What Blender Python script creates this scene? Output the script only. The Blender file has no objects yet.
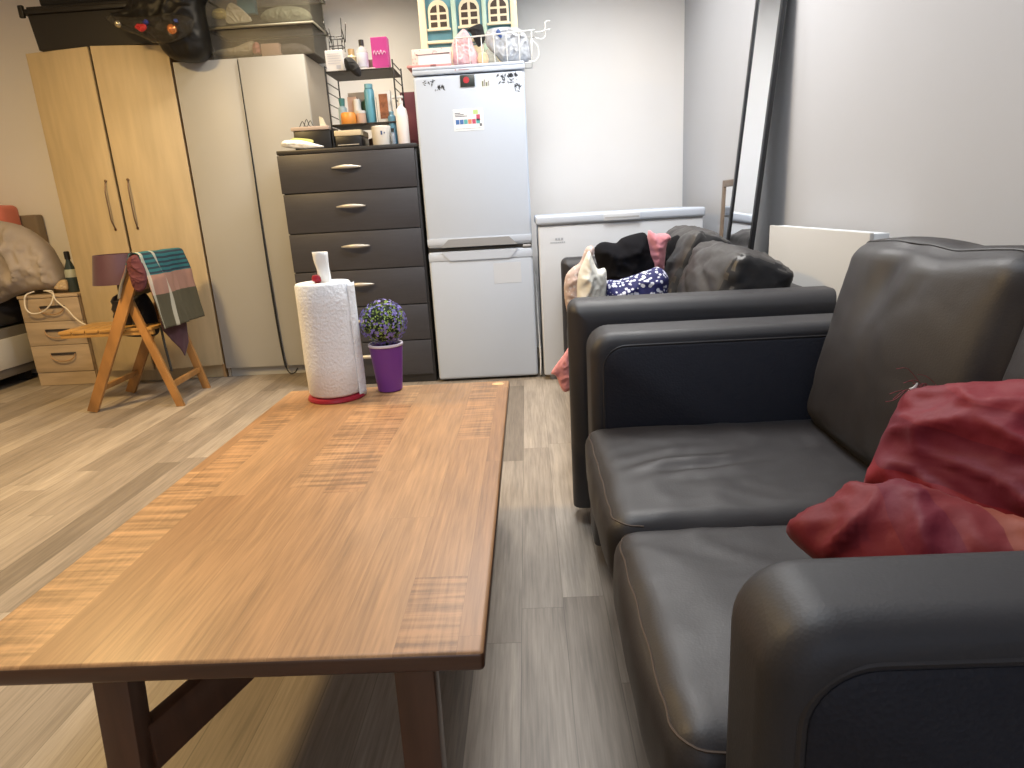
import bpy, bmesh, math, random
from math import sin, cos, pi, radians, sqrt
from mathutils import Vector as V, Matrix, noise
from mathutils.geometry import delaunay_2d_cdt
from mathutils.bvhtree import BVHTree
random.seed(7)
S = bpy.context.scene
C = S.collection

# ------------------------------------------------------------ camera
F_PX = 650.0
PIT, ROL, YAW, EYE = radians(15.19), radians(-3.32), radians(-2.05), 1.0
fwd = V((sin(YAW)*cos(PIT), cos(YAW)*cos(PIT), -sin(PIT)))
rt0 = V((cos(YAW), -sin(YAW), 0)); up0 = rt0.cross(fwd)
rt = rt0*cos(ROL)+up0*sin(ROL); up = up0*cos(ROL)-rt0*sin(ROL)
EYEV = V((0, 0, EYE))
cam = bpy.data.objects.new('camera', bpy.data.cameras.new('camera')); C.objects.link(cam)
cam.data.sensor_width = 36; cam.data.lens = F_PX*36/1024
cam.data.clip_start = .02
M = Matrix((rt, up, -fwd)).transposed().to_4x4(); M.translation = EYEV
cam.matrix_world = M; S.camera = cam

def ray(x, y): return fwd+rt*((x-512)/F_PX)-up*((y-384)/F_PX)
def at_y(x, y, Y): d = ray(x, y); return EYEV+d*(Y/d.y)          # measured photo point on the plane Y
def at_x(x, y, X): d = ray(x, y); return EYEV+d*(X/d.x)
def at_z(x, y, Z): d = ray(x, y); return EYEV+d*((Z-EYE)/d.z)
def at_plane(x, y, p, n):
    d = ray(x, y); return EYEV+d*((p-EYEV).dot(n)/d.dot(n))

# ------------------------------------------------------------ object helpers
def tag(o, label=None, cat=None, group=None, kind=None):
    if label: o['label'] = label
    if cat: o['category'] = cat
    if group: o['group'] = group
    if kind: o['kind'] = kind
    return o
def thing(name, label, cat, loc, group=None):
    o = bpy.data.objects.new(name, None); C.objects.link(o)
    o.location = loc; o.empty_display_size = .05
    return tag(o, label, cat, group)
def wpos(o):
    p = V(o.location)
    while o.parent: o = o.parent; p += o.location
    return p
def obj(name, bm, mats, parent=None, smooth=False, label=None):
    me = bpy.data.meshes.new(name)
    bmesh.ops.recalc_face_normals(bm, faces=bm.faces)
    if parent is not None: off = wpos(parent)
    else:
        lo = V([min(v.co[i] for v in bm.verts) for i in range(3)]); hi = V([max(v.co[i] for v in bm.verts) for i in range(3)])
        off = V(((lo.x+hi.x)/2, (lo.y+hi.y)/2, lo.z))
    bmesh.ops.translate(bm, verts=bm.verts, vec=-off)
    bm.to_mesh(me); bm.free()
    if not isinstance(mats, (list, tuple)): mats = [mats]
    for m in mats: me.materials.append(m)
    if smooth:
        for p in me.polygons: p.use_smooth = True
        if smooth != 'all':
            try: me.set_sharp_from_angle(angle=radians(38))
            except Exception: pass
    o = bpy.data.objects.new(name, me); C.objects.link(o)
    if parent is not None: o.parent = parent
    else: o.location = off
    if label: o['label'] = label
    return o
def single(name, bm, mats, label, cat, group=None, smooth=True, kind=None):
    return tag(obj(name, bm, mats, None, smooth), label, cat, group, kind)
def NB(): return bmesh.new()

def box(bm, x0, x1, y0, y1, z0, z1, b=0, seg=2, mi=0, mat4=None):
    r = bmesh.ops.create_cube(bm, size=1)
    vs = r['verts']
    for v in vs: v.co = V(((x0+x1)/2+v.co.x*(x1-x0), (y0+y1)/2+v.co.y*(y1-y0), (z0+z1)/2+v.co.z*(z1-z0)))
    fs = list({f for v in vs for f in v.link_faces})
    for f in fs: f.material_index = mi
    if b > 0:
        es = list({e for v in vs for e in v.link_edges})
        g = bmesh.ops.bevel(bm, geom=es, offset=b, segments=seg, affect='EDGES', profile=.5, material=mi)
        vs = list({v for f in g['faces'] for v in f.verts} | {v for v in vs if v.is_valid})
    if mat4 is not None: bmesh.ops.transform(bm, matrix=mat4, verts=vs)
    return bm
def bx(*a, **k): return box(NB(), *a, **k)
def bar(bm, p, q, w, t, side=V((0, 1, 0)), b=.003, mi=0):
    """rectangular bar from p to q: w across in the plane, t along 'side'"""
    p, q = V(p), V(q); d = (q-p); L = d.length; d.normalize()
    s = (side-d*side.dot(d)).normalized(); u = s.cross(d)
    m = Matrix((u, s, d)).transposed().to_4x4(); m.translation = (p+q)/2
    return box(bm, -w/2, w/2, -t/2, t/2, -L/2, L/2, b=b, mat4=m, mi=mi)
def lathe(bm, prof, c, n=28, axis=None, mi=0):
    """prof: list of (r, h); axis direction default +Z"""
    c = V(c); ax = V(axis or (0, 0, 1)).normalized()
    q = V((0, 0, 1)).rotation_difference(ax)
    rings = []
    for r, h in prof:
        if r < 1e-6: rings.append([bm.verts.new(c+q @ V((0, 0, h)))])
        else: rings.append([bm.verts.new(c+q @ V((r*cos(2*pi*i/n), r*sin(2*pi*i/n), h))) for i in range(n)])
    for a, b in zip(rings, rings[1:]):
        for i in range(n):
            j = (i+1) % n
            if len(a) == 1 and len(b) == 1: continue
            vs = [a[0], b[i], b[j]] if len(a) == 1 else ([a[i], b[0], a[j]] if len(b) == 1 else [a[i], b[i], b[j], a[j]])
            f = bm.faces.new(vs); f.material_index = mi
    return bm
def catmull(pts, n=6, closed=False):
    P = [V(p) for p in pts]; out = []; N = len(P)
    rng = N if closed else N-1
    for i in range(rng):
        if closed: a, b, c, d = P[i-1], P[i], P[(i+1) % N], P[(i+2) % N]
        else: a, b, c, d = P[max(i-1, 0)], P[i], P[i+1], P[min(i+2, N-1)]
        for k in range(n):
            t = k/n
            out.append(.5*((2*b)+(c-a)*t+(2*a-5*b+4*c-d)*t*t+(3*b-a-3*c+d)*t**3))
    if not closed: out.append(P[-1])
    return out
def tube(bm, pts, r, n=8, closed=False, mi=0):
    P = [V(p) for p in pts]; N = len(P); rings = []; s = None
    for i in range(N):
        if closed: d = P[(i+1) % N]-P[i-1]
        else: d = P[min(i+1, N-1)]-P[max(i-1, 0)]
        if d.length < 1e-9: d = V((0, 0, 1))
        d.normalize()
        if s is None: s = d.orthogonal().normalized()
        s = s-d*s.dot(d)
        if s.length < 1e-6: s = d.orthogonal()
        s.normalize(); t = d.cross(s)
        rr = r(i/(N-1)) if callable(r) else r
        rings.append([bm.verts.new(P[i]+s*(rr*cos(2*pi*k/n))+t*(rr*sin(2*pi*k/n))) for k in range(n)])
    for i in range(N if closed else N-1):
        a, b = rings[i], rings[(i+1) % N]
        for k in range(n):
            f = bm.faces.new((a[k], a[(k+1) % n], b[(k+1) % n], b[k])); f.material_index = mi
    if not closed:
        for g in (rings[0], rings[-1]):
            f = bm.faces.new(g); f.material_index = mi
    return bm
def tb(pts, r, **k): return tube(NB(), pts, r, **k)
def softbox(lo, hi, r, n=(24, 24, 10), bulge=(0, 0, 0), disp=None, mat4=None, bm=None):
    bm = bm or NB(); lo, hi = V(lo), V(hi); c = (lo+hi)/2; h = (hi-lo)/2; cache = {}
    def vert(i, j, k):
        key = (i, j, k)
        if key in cache: return cache[key]
        u = V((2*i/n[0]-1, 2*j/n[1]-1, 2*k/n[2]-1))
        p = V([c[a]+u[a]*h[a] for a in range(3)])
        q = V([min(max(p[a], lo[a]+r), hi[a]-r) for a in range(3)])
        d = p-q
        if d.length > 1e-9: nn = d.normalized(); p = q+nn*r
        else: nn = V((0, 0, 1))
        for a in range(3):
            o1, o2 = [x for x in range(3) if x != a]
            p[a] += bulge[a]*u[a]*(1-u[o1]**2)*(1-u[o2]**2)
        if disp: p = p+disp(p, u, nn)
        if mat4 is not None: p = mat4 @ p
        cache[key] = bm.verts.new(p); return cache[key]
    for a in range(3):
        o1, o2 = [x for x in range(3) if x != a]
        for s in (0, n[a]):
            for i in range(n[o1]):
                for j in range(n[o2]):
                    q = []
                    for di, dj in ((0, 0), (1, 0), (1, 1), (0, 1)):
                        k = [0, 0, 0]; k[a] = s; k[o1] = i+di; k[o2] = j+dj
                        q.append(vert(*k))
                    try: bm.faces.new(q)
                    except ValueError: pass
    return bm
def fold(p, f=9., amp=1., seed=0., st=(1, 1, 1)):
    q = V((p.x*st[0], p.y*st[1], p.z*st[2]))*f+V((seed*3.1, seed*1.7, seed*5.3))
    w = V((noise.noise(q*.6), noise.noise(q*.6+V((7, 3, 1))), 0))*.8
    r1 = 1-min(1, abs(noise.noise(q+w))*2.6); r2 = 1-min(1, abs(noise.noise(q*2.1+w*1.4+V((5, 1, 2))))*2.6); r3 = 1-min(1, abs(noise.noise(q*4.3+w*2))*2.6)
    return amp*(1.1*r1*r1+.5*r2*r2+.18*r3-.55)
def puff(poly, nrm, tf, tb_=None, R=None, sp=None, f=10., amp=.012, seed=0., st=(1, 1, 1), smooth_n=4, dome=None):
    """soft crumpled body: closed outline poly (3D, about coplanar), thick tf along nrm and tb_ behind"""
    nrm = V(nrm).normalized(); tb_ = tf*.6 if tb_ is None else tb_
    P = catmull(poly, smooth_n, True); c = sum(P, V())/len(P)
    u = nrm.orthogonal().normalized(); v = nrm.cross(u)
    Q = [V(((p-c).dot(u), (p-c).dot(v))) for p in P]
    xs = [q.x for q in Q]; ys = [q.y for q in Q]
    W = max(max(xs)-min(xs), max(ys)-min(ys)); sp = sp or W/48
    R = R or W*.25
    def inside(p):
        r = False; j = len(Q)-1
        for i in range(len(Q)):
            a, b = Q[i], Q[j]
            if (a.y > p.y) != (b.y > p.y) and p.x < (b.x-a.x)*(p.y-a.y)/(b.y-a.y)+a.x: r = not r
            j = i
        return r
    def dist(p):
        m = 9e9
        for i in range(len(Q)):
            a, b = Q[i-1], Q[i]; ab = b-a; L = ab.length_squared
            t = 0 if L < 1e-12 else max(0, min(1, (p-a).dot(ab)/L))
            m = min(m, (p-(a+ab*t)).length)
        return m
    pts = list(Q); N = len(Q); y = min(ys); row = 0
    while y < max(ys):
        x = min(xs)+(sp/2 if row % 2 else 0)
        while x < max(xs):
            p = V((x, y))
            if inside(p) and dist(p) > sp*.45: pts.append(p)
            x += sp
        y += sp*.87; row += 1
    r = delaunay_2d_cdt(pts, [(i, (i+1) % N) for i in range(N)], [], 1, 1e-6)
    vs, fs = r[0], r[2]
    bm = NB(); fr = []; bk = []
    for p in vs:
        d = dist(p); e = min(d/R, 1); g = sqrt(max(0, 1-(1-e)**2))
        w = c+u*p.x+v*p.y
        if dome: w = w+nrm*dome(p.x, p.y)
        if d < 1e-5:
            a = bm.verts.new(w); fr.append(a); bk.append(a)
        else:
            nz = fold(w, f, amp, seed, st)*min(1, d/(R*.35))
            fr.append(bm.verts.new(w+nrm*(tf*g+nz)))
            bk.append(bm.verts.new(w-nrm*(tb_*g)))
    for t in fs:
        try: bm.faces.new([fr[i] for i in t])
        except ValueError: pass
        if len({id(bk[i]) for i in t} & {id(fr[i]) for i in t}) < 3:
            try: bm.faces.new([bk[i] for i in reversed(t)])
            except ValueError: pass
    return bm
def sheet(fn, nu, nv, th=.003):
    """thin cloth surface fn(u,v)->point, both sides, with uv"""
    bm = NB(); uvl = bm.loops.layers.uv.new('UVMap'); g = [[V(fn(i/nu, j/nv)) for j in range(nv+1)] for i in range(nu+1)]
    def nr(i, j):
        a = g[min(i+1, nu)][j]-g[max(i-1, 0)][j]; b = g[i][min(j+1, nv)]-g[i][max(j-1, 0)]
        n = a.cross(b); return n.normalized() if n.length > 1e-12 else V((0, 0, 1))
    A = [[bm.verts.new(g[i][j]+nr(i, j)*th/2) for j in range(nv+1)] for i in range(nu+1)]
    B = [[bm.verts.new(g[i][j]-nr(i, j)*th/2) for j in range(nv+1)] for i in range(nu+1)]
    def face(vs, ks):
        f = bm.faces.new(vs)
        for l, k in zip(f.loops, ks): l[uvl].uv = (k[0]/nu, k[1]/nv)
    for i in range(nu):
        for j in range(nv):
            k = [(i, j), (i+1, j), (i+1, j+1), (i, j+1)]
            face([A[a][b] for a, b in k], k); face([B[a][b] for a, b in reversed(k)], list(reversed(k)))
    for i in range(nu):
        for j in (0, nv): face([A[i][j], A[i+1][j], B[i+1][j], B[i][j]], [(i, j), (i+1, j), (i+1, j), (i, j)])
    for j in range(nv):
        for i in (0, nu): face([A[i][j], A[i][j+1], B[i][j+1], B[i][j]], [(i, j), (i, j+1), (i, j+1), (i, j)])
    return bm
def hug(bm, pts, off=.001):
    t = BVHTree.FromBMesh(bm); out = []
    for p in pts:
        co, n, i, d = t.find_nearest(V(p)); bm.faces.ensure_lookup_table(); f = bm.faces[i]
        n = n if n.dot(V(p)-co) >= 0 or d < 1e-6 else n
        c = sum((v.co for v in bm.verts), V())/len(bm.verts)
        if n.dot(co-c) < 0: n = -n
        out.append(co+n*off)
    return out
def patch_y(bm, x0, x1, z0, z1, y, mi=0, t=.0012):
    return box(bm, x0, x1, y-t, y, z0, z1, mi=mi)

# ------------------------------------------------------------ materials
def nodes(name):
    m = bpy.data.materials.new(name); m.use_nodes = True
    nt = m.node_tree; b = nt.nodes['Principled BSDF']
    return m, nt, b
def rgb(c): return (c[0], c[1], c[2], 1)
def mat(name, col, rough=.5, metal=0., bump=0., bscale=80., var=0., vscale=6., spec=.5, coat=0., alpha=1., trans=0., emit=0., sheen=0., stretch=(1, 1, 1), coord='Object'):
    m, nt, b = nodes(name)
    b.inputs['Base Color'].default_value = rgb(col); b.inputs['Roughness'].default_value = rough
    b.inputs['Metallic'].default_value = metal; b.inputs['Specular IOR Level'].default_value = spec
    b.inputs['Coat Weight'].default_value = coat; b.inputs['Alpha'].default_value = alpha
    b.inputs['Transmission Weight'].default_value = trans; b.inputs['Sheen Weight'].default_value = sheen
    tc = nt.nodes.new('ShaderNodeTexCoord'); mp = nt.nodes.new('ShaderNodeMapping')
    mp.inputs['Scale'].default_value = stretch
    nt.links.new(tc.outputs[coord], mp.inputs['Vector'])
    if var > 0:
        n = nt.nodes.new('ShaderNodeTexNoise'); n.inputs['Scale'].default_value = vscale; n.inputs['Detail'].default_value = 6
        nt.links.new(mp.outputs[0], n.inputs['Vector'])
        r = nt.nodes.new('ShaderNodeValToRGB'); e = r.color_ramp.elements
        e[0].position = .3; e[1].position = .7
        e[0].color = rgb([c*(1-var) for c in col]); e[1].color = rgb([min(1, c*(1+var)) for c in col])
        nt.links.new(n.outputs['Fac'], r.inputs[0]); nt.links.new(r.outputs[0], b.inputs['Base Color'])
    if bump > 0:
        n = nt.nodes.new('ShaderNodeTexNoise'); n.inputs['Scale'].default_value = bscale; n.inputs['Detail'].default_value = 5
        nt.links.new(mp.outputs[0], n.inputs['Vector'])
        bp = nt.nodes.new('ShaderNodeBump'); bp.inputs['Strength'].default_value = bump; bp.inputs['Distance'].default_value = .004
        nt.links.new(n.outputs['Fac'], bp.inputs['Height']); nt.links.new(bp.outputs[0], b.inputs['Normal'])
    return m
def mth(nt, op, a, b=None):
    n = nt.nodes.new('ShaderNodeMath'); n.operation = op
    for i, x in enumerate((a, b)):
        if x is None: continue
        if isinstance(x, (int, float)): n.inputs[i].default_value = x
        else: nt.links.new(x, n.inputs[i])
    return n.outputs[0]
def planks(name, axis_w, axis_l, width, length, cols, grain_amt, rough, gap=.0012, gapdark=.55, gscale=1., coat=0., figure=0., bump=.08):
    """staves running along axis_l; each with its own tone from cols; long grain; optional cross figure"""
    m, nt, b = nodes(name); L = nt.links
    tc = nt.nodes.new('ShaderNodeTexCoord'); sx = nt.nodes.new('ShaderNodeSeparateXYZ'); L.new(tc.outputs['Object'], sx.inputs[0])
    w = mth(nt, 'DIVIDE', sx.outputs[axis_w], width); row = mth(nt, 'FLOOR', w); fw = mth(nt, 'FRACT', w)
    wn = nt.nodes.new('ShaderNodeTexWhiteNoise'); wn.noise_dimensions = '1D'; L.new(row, wn.inputs['W'])
    l = mth(nt, 'ADD', mth(nt, 'DIVIDE', sx.outputs[axis_l], length), mth(nt, 'MULTIPLY', wn.outputs['Value'], 7.3))
    col = mth(nt, 'FLOOR', l); fl = mth(nt, 'FRACT', l)
    cb = nt.nodes.new('ShaderNodeCombineXYZ'); L.new(row, cb.inputs[0]); L.new(col, cb.inputs[1])
    w2 = nt.nodes.new('ShaderNodeTexWhiteNoise'); w2.noise_dimensions = '3D'; L.new(cb.outputs[0], w2.inputs['Vector'])
    ramp = nt.nodes.new('ShaderNodeValToRGB'); e = ramp.color_ramp.elements
    for i, c in enumerate(cols):
        el = e[i] if i < 2 else e.new(1)
        el.position = i/(len(cols)-1); el.color = rgb(c)
    L.new(w2.outputs['Value'], ramp.inputs[0])
    # grain, offset per stave
    sc = nt.nodes.new('ShaderNodeVectorMath'); sc.operation = 'MULTIPLY'
    k = [120*gscale]*3; k[axis_l] = 5*gscale; sc.inputs[1].default_value = k; L.new(tc.outputs['Object'], sc.inputs[0])
    ad = nt.nodes.new('ShaderNodeVectorMath'); ad.operation = 'ADD'; L.new(sc.outputs[0], ad.inputs[0])
    s2 = nt.nodes.new('ShaderNodeVectorMath'); s2.operation = 'SCALE'; s2.inputs['Scale'].default_value = 37; L.new(w2.outputs['Color'], s2.inputs[0]); L.new(s2.outputs[0], ad.inputs[1])
    n1 = nt.nodes.new('ShaderNodeTexNoise'); n1.inputs['Scale'].default_value = 1; n1.inputs['Detail'].default_value = 5; n1.inputs['Roughness'].default_value = .6; L.new(ad.outputs[0], n1.inputs['Vector'])
    k2 = nt.nodes.new('ShaderNodeVectorMath'); k2.operation = 'MULTIPLY'; kk = [.16]*3; kk[axis_l] = .5; k2.inputs[1].default_value = kk; L.new(ad.outputs[0], k2.inputs[0])
    n2 = nt.nodes.new('ShaderNodeTexNoise'); n2.inputs['Scale'].default_value = 1; n2.inputs['Detail'].default_value = 3; L.new(k2.outputs[0], n2.inputs['Vector'])
    g = mth(nt, 'ADD', mth(nt, 'MULTIPLY', n1.outputs['Fac'], .6), mth(nt, 'MULTIPLY', n2.outputs['Fac'], .4))
    if figure > 0:
        k3 = nt.nodes.new('ShaderNodeVectorMath'); k3.operation = 'MULTIPLY'; kk = [6.]*3; kk[axis_l] = 75; k3.inputs[1].default_value = kk; L.new(tc.outputs['Object'], k3.inputs[0])
        n3 = nt.nodes.new('ShaderNodeTexNoise'); n3.inputs['Scale'].default_value = 1; n3.inputs['Detail'].default_value = 2; L.new(k3.outputs[0], n3.inputs['Vector'])
        sel = mth(nt, 'GREATER_THAN', w2.outputs['Value'], .72)
        g = mth(nt, 'ADD', g, mth(nt, 'MULTIPLY', mth(nt, 'MULTIPLY', mth(nt, 'SUBTRACT', n3.outputs['Fac'], .5), figure), sel))
    gm = nt.nodes.new('ShaderNodeMapRange'); gm.inputs['From Min'].default_value = .3; gm.inputs['From Max'].default_value = .7
    gm.inputs['To Min'].default_value = 1-grain_amt; gm.inputs['To Max'].default_value = 1+grain_amt*.6; L.new(g, gm.inputs[0])
    ew = mth(nt, 'MULTIPLY', mth(nt, 'MINIMUM', fw, mth(nt, 'SUBTRACT', 1, fw)), width)
    el_ = mth(nt, 'MULTIPLY', mth(nt, 'MINIMUM', fl, mth(nt, 'SUBTRACT', 1, fl)), length)
    isgap = mth(nt, 'LESS_THAN', mth(nt, 'MINIMUM', ew, el_), gap)
    dk = mth(nt, 'SUBTRACT', 1, mth(nt, 'MULTIPLY', isgap, 1-gapdark))
    tot = mth(nt, 'MULTIPLY', gm.outputs[0], dk)
    mx = nt.nodes.new('ShaderNodeVectorMath'); mx.operation = 'SCALE'; L.new(ramp.outputs[0], mx.inputs[0]); L.new(tot, mx.inputs['Scale'])
    L.new(mx.outputs[0], b.inputs['Base Color']); b.inputs['Roughness'].default_value = rough; b.inputs['Coat Weight'].default_value = coat; b.inputs['Coat Roughness'].default_value = .25
    bp = nt.nodes.new('ShaderNodeBump'); bp.inputs['Strength'].default_value = bump; bp.inputs['Distance'].default_value = .003
    L.new(tot, bp.inputs['Height']); L.new(bp.outputs[0], b.inputs['Normal'])
    return m
def stripes(name, axis, stops, rough=.6, scale=1., offset=0., spec=.4, sheen=0., coord='UV', bump=.1, wob=0., aniso=0.):
    """constant colour bands along one coordinate"""
    m, nt, b = nodes(name); L = nt.links
    tc = nt.nodes.new('ShaderNodeTexCoord'); sx = nt.nodes.new('ShaderNodeSeparateXYZ'); L.new(tc.outputs[coord], sx.inputs[0])
    x = mth(nt, 'ADD', mth(nt, 'MULTIPLY', sx.outputs[axis], scale), offset)
    if wob:
        n = nt.nodes.new('ShaderNodeTexNoise'); n.inputs['Scale'].default_value = 6; L.new(tc.outputs[coord], n.inputs['Vector'])
        x = mth(nt, 'ADD', x, mth(nt, 'MULTIPLY', mth(nt, 'SUBTRACT', n.outputs['Fac'], .5), wob))
    r = nt.nodes.new('ShaderNodeValToRGB'); r.color_ramp.interpolation = 'CONSTANT'; e = r.color_ramp.elements
    for i, (p, c) in enumerate(stops):
        el = e[0] if i == 0 else (e[1] if i == 1 else e.new(p)); el.position = p; el.color = rgb(c)
    L.new(x, r.inputs[0]); L.new(r.outputs[0], b.inputs['Base Color'])
    b.inputs['Roughness'].default_value = rough; b.inputs['Specular IOR Level'].default_value = spec; b.inputs['Sheen Weight'].default_value = sheen
    n = nt.nodes.new('ShaderNodeTexNoise'); n.inputs['Scale'].default_value = 60; L.new(tc.outputs['Object'], n.inputs['Vector'])
    bp = nt.nodes.new('ShaderNodeBump'); bp.inputs['Strength'].default_value = bump; bp.inputs['Distance'].default_value = .003
    L.new(n.outputs['Fac'], bp.inputs['Height']); L.new(bp.outputs[0], b.inputs['Normal'])
    return m
def spots(name, base, col, scale, thr, rough=.8):
    m, nt, b = nodes(name); L = nt.links
    tc = nt.nodes.new('ShaderNodeTexCoord')
    n0 = nt.nodes.new('ShaderNodeTexNoise'); n0.inputs['Scale'].default_value = scale*.8; L.new(tc.outputs['Object'], n0.inputs['Vector'])
    n = nt.nodes.new('ShaderNodeTexVoronoi'); n.inputs['Scale'].default_value = scale; L.new(tc.outputs['Object'], n.inputs['Vector'])
    d = mth(nt, 'ADD', n.outputs['Distance'], mth(nt, 'MULTIPLY', mth(nt, 'SUBTRACT', n0.outputs['Fac'], .5), .55))
    r = nt.nodes.new('ShaderNodeValToRGB'); r.color_ramp.interpolation = 'CONSTANT'; e = r.color_ramp.elements
    e[0].color = rgb(col); e[1].position = thr; e[1].color = rgb(base)
    L.new(d, r.inputs[0]); L.new(r.outputs[0], b.inputs['Base Color']); b.inputs['Roughness'].default_value = rough
    return m
def leather(name, col, rough, bump=.12, scale=260, spec=.5):
    m, nt, b = nodes(name); L = nt.links
    tc = nt.nodes.new('ShaderNodeTexCoord')
    v = nt.nodes.new('ShaderNodeTexVoronoi'); v.inputs['Scale'].default_value = scale; L.new(tc.outputs['Object'], v.inputs['Vector'])
    n = nt.nodes.new('ShaderNodeTexNoise'); n.inputs['Scale'].default_value = 14; n.inputs['Detail'].default_value = 5; L.new(tc.outputs['Object'], n.inputs['Vector'])
    h = mth(nt, 'ADD', mth(nt, 'MULTIPLY', v.outputs['Distance'], .35), mth(nt, 'MULTIPLY', n.outputs['Fac'], .8))
    bp = nt.nodes.new('ShaderNodeBump'); bp.inputs['Strength'].default_value = bump; bp.inputs['Distance'].default_value = .006
    L.new(h, bp.inputs['Height']); L.new(bp.outputs[0], b.inputs['Normal'])
    r = nt.nodes.new('ShaderNodeMapRange'); r.inputs['To Min'].default_value = rough-.08; r.inputs['To Max'].default_value = rough+.1
    L.new(n.outputs['Fac'], r.inputs[0]); L.new(r.outputs[0], b.inputs['Roughness'])
    b.inputs['Base Color'].default_value = rgb(col); b.inputs['Specular IOR Level'].default_value = spec
    return m

M_floor = planks('oak_laminate', 0, 1, .108, 1.15, [(.205, .170, .135), (.318, .267, .217), (.257, .213, .170), (.412, .352, .288), (.287, .239, .192)], .42, .5, gapdark=.7, gscale=1.1)
M_table = planks('stained_table_wood', 0, 1, .083, .62, [(.315, .160, .067), (.395, .211, .090), (.36, .188, .079), (.435, .24, .105), (.335, .170, .070)], .40, .48, gap=.0004, gapdark=.8, gscale=1.5, coat=.05, figure=1.1)
M_table_dk = mat('stained_leg_wood', (.095, .041, .021), .42, var=.25, vscale=9, stretch=(4, 4, .5), coat=.15)
M_table_edge = mat('stained_wood_shaded_edge', (.085, .036, .018), .35, var=.2, vscale=9, stretch=(.6, 6, 6), coat=.2)  # table wood with the shade on its edges painted into the colour
M_birch = mat('birch_laminate', (.52, .41, .25), .55, var=.10, vscale=7, stretch=(3, 3, .35), bump=.02)
M_birch_side = mat('birch_edge', (.55, .34, .16), .5, var=.1, vscale=7, stretch=(3, 3, .35))
M_beech = mat('beech_laminate', (.46, .35, .235), .45, var=.14, vscale=7, stretch=(.5, 3, 4))
M_pine = mat('varnished_pine', (.36, .175, .052), .4, var=.25, vscale=8, stretch=(2, 2, .7), coat=.3)
M_pine_seat = mat('varnished_pine_slats', (.47, .26, .075), .4, var=.25, vscale=10, stretch=(1, 8, 4), coat=.3)
M_cream = mat('cream_lacquer', (.43, .432, .425), .48, var=.03, vscale=2)
M_cream_side = mat('cream_side_panel', (.40, .35, .29), .5)
M_dkgap = mat('dark_gap', (.012, .011, .010), .7)
M_chest = mat('charcoal_laminate', (.046, .045, .052), .42, var=.08, vscale=20, stretch=(.5, 2, 6))
M_chest_top = mat('charcoal_laminate_edge', (.03, .028, .028), .4)
M_silver = mat('brushed_metal', (.66, .63, .57), .45, metal=.6)
M_dksteel = mat('dark_metal_handle', (.10, .09, .085), .4, metal=.8)
M_bronze = mat('bronze_handle', (.22, .15, .10), .4, metal=.8)
M_fridge = mat('white_fridge_enamel', (.52, .585, .69), .35, spec=.4, bump=.01, bscale=300)
M_fridge_pl = mat('white_fridge_plastic', (.52, .58, .68), .4)
M_freezer = mat('white_freezer_enamel', (.58, .615, .67), .4)
M_grey_pl = mat('grey_plastic', (.42, .43, .45), .4)
M_black = mat('black_plastic', (.012, .012, .013), .4)
M_blackmat = mat('matte_black', (.010, .010, .012), .85, sheen=.05)
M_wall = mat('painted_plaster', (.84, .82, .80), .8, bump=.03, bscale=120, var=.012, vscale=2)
M_wall_r = mat('painted_plaster_right_dimmed', (.43, .44, .465), .75, bump=.03, bscale=120, var=.015, vscale=2)  # same paint as the other walls, darkened to imitate dimmer light
M_ceil = mat('ceiling_paint', (.78, .77, .75), .85)
M_leather = leather('dark_brown_leather', (.018, .0175, .021), .52, bump=.07)
M_leather_c = leather('dark_brown_leather_cushion', (.0205, .0185, .0205), .50, bump=.07)
M_panel = leather('black_leatherette_daylit', (.010, .011, .018), .6, bump=.3, scale=180, spec=.3)  # blue tint stands for daylight reflected off dark leatherette
M_thread = mat('brown_thread', (.055, .036, .026), .7)
M_foot = mat('black_sofa_foot', (.02, .018, .016), .5)
M_mirror = mat('mirror_glass', (.88, .90, .92), .02, metal=1.)
M_tanframe = mat('tan_frame_wood', (.15, .11, .08), .5, var=.1)
M_white = mat('white_paint', (.78, .78, .76), .5)
M_offwhite = mat('off_white_board', (.66, .65, .62), .6)
M_paper = mat('embossed_kitchen_paper', (.84, .86, .89), .95, bump=.9, bscale=120)
M_tissue = mat('soft_tissue', (.86, .86, .84), .95, bump=.2, bscale=40)
M_red = mat('red_plastic', (.33, .012, .03), .35)
M_purple = mat('purple_plastic', (.17, .04, .29), .45)
M_lilac = mat('pale_lilac_rim', (.78, .72, .82), .45)
M_leaf = mat('plastic_leaf', (.34, .48, .10), .5, var=.5, vscale=60)
M_leafdk = mat('dark_core_green', (.018, .03, .015), .8)
M_flower = mat('plastic_flower_violet', (.28, .23, .62), .5, var=.4, vscale=60)
# ============================================================ SETTING
XR, YB, XL, YF, ZC = 1.075, 4.66, -5.3, -1.6, 2.55
def structure(name, bm, m): return tag(obj(name, bm, m), kind='structure')
structure('floor', bx(XL, XR, YF, YB, -.05, 0), M_floor)
structure('ceiling', bx(XL, XR, YF, YB, ZC, ZC+.05), M_ceil)
structure('wall_back', bx(XL-.1, XR+.1, YB, YB+.1, 0, ZC), M_wall)
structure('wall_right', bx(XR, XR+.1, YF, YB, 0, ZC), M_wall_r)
structure('wall_left', bx(XL-.1, XL, YF, YB, 0, ZC), M_wall)
structure('wall_front', bx(XL-.1, XR+.1, YF-.1, YF, 0, ZC), M_wall)

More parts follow.
